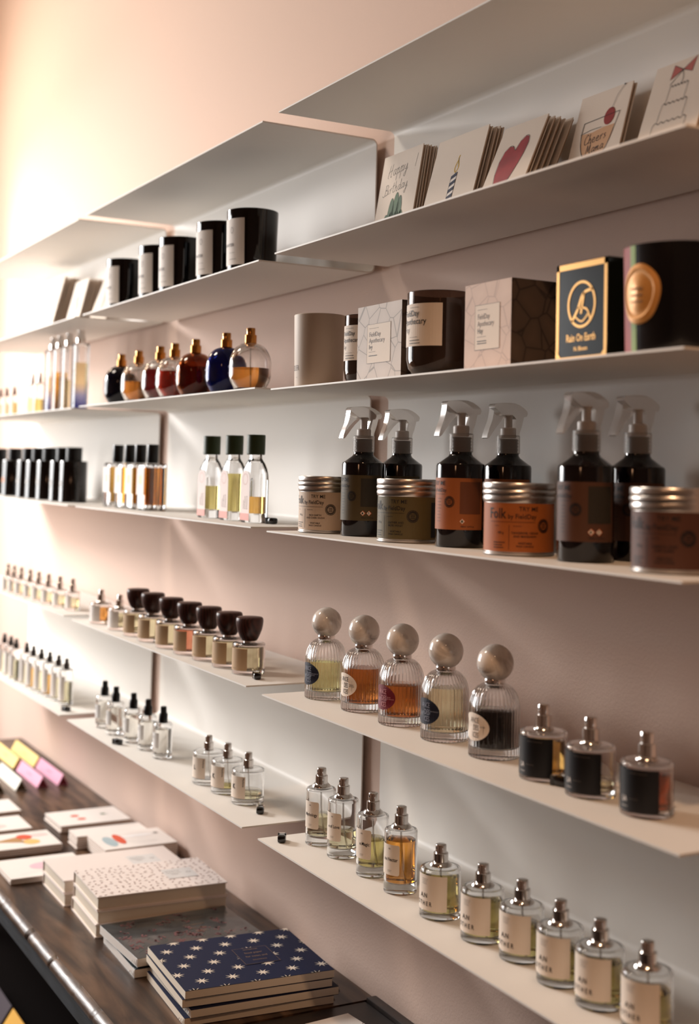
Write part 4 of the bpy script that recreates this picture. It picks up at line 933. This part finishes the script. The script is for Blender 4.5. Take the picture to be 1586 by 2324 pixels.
# ------------------------------------------------------------------ flat things on the table
def rect_from(P):
    """centre, half sizes and turn from four top corners (left, front, right, back)"""
    P = [Vector(p) for p in P]; c = sum(P, Vector((0, 0))) / 4
    e1 = ((P[1] - P[0]) + (P[2] - P[3])) / 2; e2 = ((P[3] - P[0]) + (P[2] - P[1])) / 2
    return c, e1.length / 2, e2.length / 2, math.atan2(e1.y, e1.x)
def clip(poly, x0, x1, y0, y1):
    def cut(p, inside, inter):
        out = []
        for i in range(len(p)):
            a, b_ = p[i - 1], p[i]
            if inside(b_):
                if not inside(a): out.append(inter(a, b_))
                out.append(b_)
            elif inside(a): out.append(inter(a, b_))
        return out
    for ax, lim, sg in ((0, x0, 1), (0, x1, -1), (1, y0, 1), (1, y1, -1)):
        if not poly: return poly
        poly = cut(poly, lambda q: sg * (q[ax] - lim) >= 0, lambda a, b_: tuple(a[d] + (b_[d] - a[d]) * (lim - a[ax]) / (b_[ax] - a[ax]) for d in (0, 1)))
    return poly
def book(name, c, hx, hy, rz, z0, th, coverm, pagem, label, cat, group, art=None, hard=True, wrap=False, key='', art2=None):
    t = thing(name, label, cat, (c[0], c[1], z0), rz, group); o = .0025 if hard else 0; ct = .0022 if hard else .0007
    k = '%s%.3f%.3f%.4f' % (key, hx, hy, th)
    part(k + 'p', 'pages', t, lambda b: b.box(-hx + o, hx - o, -hy + o, hy - o, ct, th - ct, pagem), smooth=False)
    def cv(b):
        b.box(-hx, hx, -hy, hy, 0, ct, coverm); b.box(-hx, hx, -hy, hy, th - ct, th, coverm)
        if hard: b.box(-hx, -hx + .002, -hy, hy, ct, th - ct, coverm)
    part(k + 'c', 'cover', t, cv, smooth=False)
    g1, g2 = lambda u, v: (u, v, th + .0003), lambda u, v: (u, v, th + .0006)
    if art: part(k + 'a', 'cover_print', t, lambda b: art(b, hx, hy, g1, g2))
    if art2: part(k + 'a2', 'title_print', t, lambda b: art2(b, hx, hy, g1, g2))
    if wrap:
        def wr(b):
            r = random.Random(5)
            for sy in (-1, 1):
                for k_ in range(5):
                    u = hx * (.8 + .15 * r.random()); v = sy * (hy + .001); zz = th * (.2 + .6 * r.random())
                    b.add([(u, v, zz), (u + .006, v + sy * .004 * r.random(), zz + .004), (u + .004, v + sy * .004, zz - .003)], [(0, 1, 2)], mat('clear_wrap', '#ffffff', .05, trans=1, ior=1.1))
        part(k + 'w', 'shrink_wrap', t, wr)
    return t
def stars(b, hx, hy, f, f2):
    W_ = mat('cream_star', '#ddd0c0', .6)
    for j in range(-4, 5):
        for i in range(-4, 5):
            u = j * .0355 + .004; v = (i + (.5 if j % 2 else 0)) * .0530 + .006 + j * .004
            st = [(u + (.0125 if k % 2 == 0 else .0042) * math.cos(PI * k / 8 + .1), v + (.0130 if k % 2 == 0 else .0044) * math.sin(PI * k / 8 + .1)) for k in range(16)]
            st = clip(st, -hx, hx, -hy, hy)
            if len(st) > 2:
                cu = sum(p[0] for p in st) / len(st); cv = sum(p[1] for p in st) / len(st)
                b.add([f(cu, cv)] + [f(*p) for p in st], [(0, 1 + k, 1 + (k + 1) % len(st)) for k in range(len(st))], W_)
def star_title(b, hx, hy, f, f2):
    N_ = mat('star_cover_navy'); G_ = mat('copper_print', '#9a7f68', .4, .5)
    b.patch(-.037, .037, -.002, .062, f2, N_); f3 = lambda u, v: (lambda q: (q[0], q[1], q[2] + .0003))(f2(u, v))
    for p in ([(-.036, -.001), (.036, -.001)], [(.036, -.001), (.036, .061)], [(.036, .061), (-.036, .061)], [(-.036, .061), (-.036, -.001)]): b.stroke(p, .0006, f3, G_, False)
    for k, (w, s) in enumerate((('NOTEBOOK', .006), ('lined paper', .009), ('for notes and', .009), ('DRAWINGS', .006))): b.text(w, -.026 + k * .016, .030, s, f3, G_, 'c', sx=.8, rot=PI / 2, bold=.01)
mat('star_cover_navy', '#0c1638', .6, spec=.3)
c, hx, hy, rz = rect_from([(.832, -.315), (1.041, -.326), (1.025, -.069), (.812, -.053)])
lays = [(.0, .0, 0), (.004, .006, .02), (-.002, -.002, -.012), (0, 0, 0)]
for k in range(4):
    dx, dy, dr = lays[k]
    book('notebook', (c[0] + dx, c[1] + dy), hx, hy, rz + dr, TZ + .0003 + k * .0140, .0133, mat('star_cover_navy'), PAGES, ['bottom notebook of the star-patterned stack', 'third notebook down in the star-patterned stack', 'second notebook down in the star-patterned stack', 'navy notebook printed with cream stars, topmost of its stack'][k], 'notebook', 'star-patterned notebooks in one stack', stars if k == 3 else None, hard=False, wrap=(k in (0, 1)), key='star%d' % (k % 2 if k < 3 else 3), art2=star_title if k == 3 else None)
FLOR = ramp_mat('blue_floral_cover', 'Noise', [(.35, '#2b3136'), (.5, '#3c4448'), (.62, '#4b5052'), (.72, '#6b4a4a')], .25, texscale=34, detail=5, distortion=.4, coat=.5)
def floral(b, hx, hy, f, f2):
    r = random.Random(11); m1 = mat('dusty_rose_print', '#7d5354', .5); m2 = mat('leaf_grey_print', '#59625f', .5)
    for _ in range(46):
        u, v = (r.random() * 2 - 1) * hx * .93, (r.random() * 2 - 1) * hy * .93
        for k in range(6): b.ell(u + .007 * (r.random() - .5) * 2, v + .007 * (r.random() - .5) * 2, .0024, .0024, f, m1, 8)
        b.stroke([(u, v), (u + .012, v + .006), (u + .02, v - .002)], .0008, f, m2)
def floral_title(b, hx, hy, f, f2):
    for k in range(3): b.text(['NOTEBOOK', 'plain pages', 'PAPER'][k], -.018 + k * .018, .03, .008, f2, mat('copper_print'), 'c', rot=PI / 2)
c, hx, hy, rz = rect_from([(.641, -.336), (.833, -.336), (.822, -.080), (.611, -.082)])
hx = .094; hy = .127
book('notebook', (.7130, -.2030), hx, hy, -.03, TZ + .0003, .0150, FLOR, PAGEW, 'lower of the two blue floral notebooks, slightly turned', 'notebook', 'blue floral notebooks', None, False, True, 'flo')
book('notebook', (.7060, -.2050), hx, hy, .035, TZ + .0185, .0150, FLOR, PAGEW, 'blue floral notebook lying on its twin, left of the star notebooks', 'notebook', 'blue floral notebooks', floral, False, True, 'flot', floral_title)
def sprigs(b, hx, hy, f, f2):
    r = random.Random(4); m = mat('sprig_brown', '#98766c', .6); n = 0
    for j in range(19):
        for i in range(12):
            u = -hx + (i + .5 + (r.random() - .5) * .6) * 2 * hx / 12; v = -hy + (j + .5 + (r.random() - .5) * .6) * 2 * hy / 19
            if abs(u) > hx - .003 or abs(v) > hy - .003: continue
            a = r.random() * 6.3; l = .0036
            b.stroke([(u - l * math.cos(a), v - l * math.sin(a)), (u + l * math.cos(a), v + l * math.sin(a))], .0014, f, m, False)
            a += 1.4; b.stroke([(u, v), (u + l * .8 * math.cos(a), v + l * .8 * math.sin(a))], .0014, f, m, False)
def title(b, hx, hy, f, f2):
    b.patch(-.030, .030, .030, .092, f2, mat('title_paper', '#dcd9d6', .6)); f3 = lambda u, v: (lambda q: (q[0], q[1], q[2] + .0003))(f2(u, v))
    for k in range(3): b.text(['NOTEBOOK', 'made by hand', 'PAPER'][k], -.012 + k * .010, .050, .0055, f3, GREYINK, 'c', rot=PI / 2)
    b.ring(0, .080, .0045, .0045, .0007, f3, GREYINK, 16)
SPRIGC = mat('blush_cloth', '#eee2db', .65); PINKC = mat('rose_white_cloth', '#ebdfd8', .65)
c, hx, hy, rz = rect_from([(.415, -.327), (.593, -.332), (.596, -.074), (.420, -.063)])
for k in range(3):
    book('notebook', (c[0] + (.003 if k == 1 else 0), c[1] - (.002 if k == 0 else 0)), hx, hy, rz, TZ + .0003 + k * .0252, .0248, SPRIGC, PAGES, ['bottom book of the sprig-patterned stack', 'middle book of the sprig-patterned stack', 'hardback notebook with brown sprig pattern, topmost of three'][k], 'notebook', 'sprig-patterned hardback notebooks', sprigs if k == 2 else None, True, False, 'sprig%d' % (k == 2), title if k == 2 else None)
for k in range(2):
    book('notebook', (.3100 + .004 * (k == 0), -.2030), .080, .134, -.01, TZ + .0003 + k * .0252, .0248, PINKC, PAGES, ['lower of two plain blush hardback notebooks', 'plain blush hardback notebook lying on its twin behind the sprig stack'][k], 'notebook', 'plain blush hardback notebooks', None, True, False, 'blush%d' % k, title if k == 1 else None)
def flat_cards(c, hx, hy, rz, n, art, lab_top, lab_rest, group, z0=TZ + .0003, th=.0042):
    for k in range(n):
        r = random.Random(k + n); last = k == n - 1
        t = thing('greeting_card', lab_top if last else ORD[n - k] + ' card down ' + lab_rest, 'greeting card', (c[0] + (r.random() - .5) * .003 * (not last), c[1] + (r.random() - .5) * .003 * (not last), z0 + k * (th + .0001)), rz + (r.random() - .5) * .02 * (not last), group)
        part('fe%.3f%.3f' % (hx, hy), 'envelope', t, lambda b: b.box(-hx + .001, hx - .001, -hy + .001, hy - .001, 0, th * .45, KRAFT), smooth=False)
        part('fc%.3f%.3f' % (hx, hy), 'card', t, lambda b: b.box(-hx, hx, -hy, hy, th * .47, th, WHITE), smooth=False)
        if last: part('fa' + lab_top, 'drawing', t, lambda b: art(b, lambda u, v: (u, v, th + .0003), lambda u, v: (u, v, th + .0006)))
ORG_ = mat('orange_paint', '#d9593a', .6)
def a_cherry(b, f, f2): b.ell(-.012, -.030, .009, .011, f, ORG_, 16); b.ell(.020, -.022, .009, .011, f, ORG_, 16); b.ell(-.005, .040, .006, .007, f, mat('leaf_paint', '#5f7a55', .6), 12); b.stroke([(-.01, .036), (.004, .05)], .0016, f2, INK, False)
def a_melon(b, f, f2):
    b.ell(.006, -.055, .040, .014, f, mat('pale_blue_paint', '#a9bcc2', .6)); b.ell(-.005, -.030, .040, .011, f2, ORG_); b.ell(-.020, .016, .006, .040, f, mat('salmon_paint', '#dd7d62', .6)); b.ell(-.025, .065, .006, .006, f, mat('grey_ink'), 10)
    b.stroke([(.02, -.02), (.035, .02), (.03, .05)], .0006, f, GREYINK)
def a_lines(b, f, f2): b.stroke([(-.03, -.02), (-.02, .02), (-.03, .05)], .0012, f, mat('salmon_paint')); b.stroke([(.02, .0), (.015, .05)], .0006, f, GREYINK, False)
def a_ice(b, f, f2): b.poly([(-.004, -.065), (-.030, .004), (.022, .004)], f, mat('cone_tan', '#b58a58', .6)); b.ell(-.022, .014, .020, .018, f2, ORG_); b.ell(.020, .020, .021, .020, f, mat('custard_paint', '#ecbf74', .6)); b.ell(-.030, .050, .014, .024, f, mat('blush_paint', '#efcfca', .6))
def a_pink(b, f, f2): b.ell(.0, .005, .024, .034, f, mat('pink_paint', '#e9c0cc', .6)); b.stroke([(.045, -.06), (.035, -.01), (.045, .03)], .0008, f, mat('pink_paint'))
def a_red(b, f, f2): b.ell(.010, -.02, .024, .022, f, mat('salmon_paint')); b.ell(.02, .0, .016, .026, f2, mat('blush_paint'))
def a_none(b, f, f2): b.stroke([(-.02, -.05), (.0, -.03)], .0008, f, GREYINK, False)
flat_cards((-.192, -.106), .0665, .0890, .015, 4, a_cherry, 'card with two orange cherries, topmost of its stack by the wall', 'in the cherry card stack', 'cards in the cherry stack')
flat_cards((-.0100, -.1130), .0325, .0860, .0, 7, a_lines, 'white card half covered by the neighbouring watermelon card', 'in the stack behind the watermelon card', 'cards in the stack behind the watermelon', th=.0042)
flat_cards((.0980, -.0920), .0650, .0855, .005, 8, a_melon, 'card with a blue bowl and red watermelon slice, topmost of its stack', 'in the watermelon card stack', 'cards in the watermelon stack', th=.0042)
flat_cards((-.046, -.3120), .0630, .0800, .01, 4, a_ice, 'card with an orange and yellow ice cream cone, topmost of its stack', 'in the ice cream card stack', 'cards in the ice cream stack')
flat_cards((.1480, -.3130), .0690, .0880, .01, 3, a_pink, 'card with a pale pink shape, topmost beside the blush notebooks', 'in the pale pink card stack', 'cards in the pale pink stack')
flat_cards((-.2180, -.3330), .0620, .0780, .01, 3, a_red, 'card with a salmon blot at the left photo edge', 'in the salmon blot card stack', 'cards in the salmon stack')
flat_cards((-.3850, -.3180), .0620, .0800, .01, 3, a_none, 'plain white card farthest back in the front row at the photo edge', 'in the plain white card stack', 'cards in the plain stack')
def a_sketch(b, f, f2):
    for s in ([(-.05, .06), (-.03, .085), (-.04, .10)], [(-.06, .05), (-.02, .06), (.0, .09)], [(-.045, .03), (-.01, .045), (.01, .04)], [(-.02, .1), (-.01, .08), (.02, .085)]): b.stroke(s, .0007, f, GREYINK)
flat_cards((1.195, -.165), .0830, .1000, .10, 2, a_sketch, 'white card with a fine pencil sketch on the dark table end', 'under the pencil sketch card', 'cards with a pencil sketch', z0=TZ - .0007)

# ------------------------------------------------------------------ light
def area(name, loc, target, size, power, col, shape='DISK', size_y=None):
    l = bpy.data.lights.new(name, 'AREA'); l.shape = shape; l.size = size; l.energy = power; l.color = col
    if size_y: l.size_y = size_y
    o = bpy.data.objects.new(name, l); COL.objects.link(o); o.location = loc
    o.rotation_euler = (Vector(target) - Vector(loc)).to_track_quat('-Z', 'Y').to_euler(); return o
def lamp(name, loc, power, col, r=.05):
    l = bpy.data.lights.new(name, 'POINT'); l.energy = power; l.color = col; l.shadow_soft_size = r
    o = bpy.data.objects.new(name, l); COL.objects.link(o); o.location = loc; return o
area('daylight_beam', (-3.4, -2.2, 1.2), (.6, -.15, -.2), .9, 185, (1, .96, .93))
area('window_sky', (-1.97, -1.75, .15), (.5, -.3, -.5), 1.7, 68, (1, .985, .965), 'RECTANGLE', 1.35)
l = bpy.data.lights.new('warm_spot', 'SPOT'); l.energy = 75; l.color = (1, .60, .34); l.shadow_soft_size = .045; l.spot_size = math.radians(46); l.spot_blend = .9
o = bpy.data.objects.new('warm_spot', l); COL.objects.link(o); o.location = (2.95, -1.15, 1.45)
o.rotation_euler = (Vector((1.85, -.12, -.55)) - o.location).to_track_quat('-Z', 'Y').to_euler()
area('overhead_fill', (-.45, -1.65, 2.1), (.3, -.1, -.7), .7, 34, (1, .87, .74))  # added overhead fill that brightens the shelf tops
lamp('warm_fill', (3.3, -3.0, 1.1), 8, (1, .52, .28), .15)  # invented source, a soft warm fill for the right-hand panels
lamp('corner_lamp', (-1.5, -.65, 1.1), 17, (1, .82, .58), .12)
w = bpy.data.worlds.new('World'); sc.world = w; w.use_nodes = True
w.node_tree.nodes['Background'].inputs[0].default_value = (.85, .9, 1, 1); w.node_tree.nodes['Background'].inputs[1].default_value = .5

# ------------------------------------------------------------------ camera
cd = bpy.data.cameras.new('camera'); cam = bpy.data.objects.new('camera', cd); COL.objects.link(cam)
cam.location = (3.0239, -1.1432, -.1348); cam.rotation_euler = (1.6352, -.0253, 1.0786)
cd.sensor_fit = 'AUTO'; cd.sensor_width = 36; cd.lens = 2980.19 * 36 / 2324
cd.shift_x = (793 - 772.3) / 2324; cd.shift_y = (877.7 - 1162) / 2324
cd.clip_start = .02; cd.dof.use_dof = True; cd.dof.focus_distance = 2.0; cd.dof.aperture_fstop = 3.3
sc.camera = cam

vs = sc.view_settings; vs.view_transform = 'Standard'; vs.look = 'None'; vs.gamma = 1; vs.exposure = 0; vs.use_curve_mapping = False
cy = sc.cycles
cy.max_bounces = 16; cy.diffuse_bounces = 5; cy.glossy_bounces = 5; cy.transmission_bounces = 14; cy.transparent_max_bounces = 8
cy.caustics_reflective = False; cy.caustics_refractive = True; cy.sample_clamp_indirect = 3; cy.blur_glossy = .5
cy.use_denoising = True; cy.use_adaptive_sampling = True
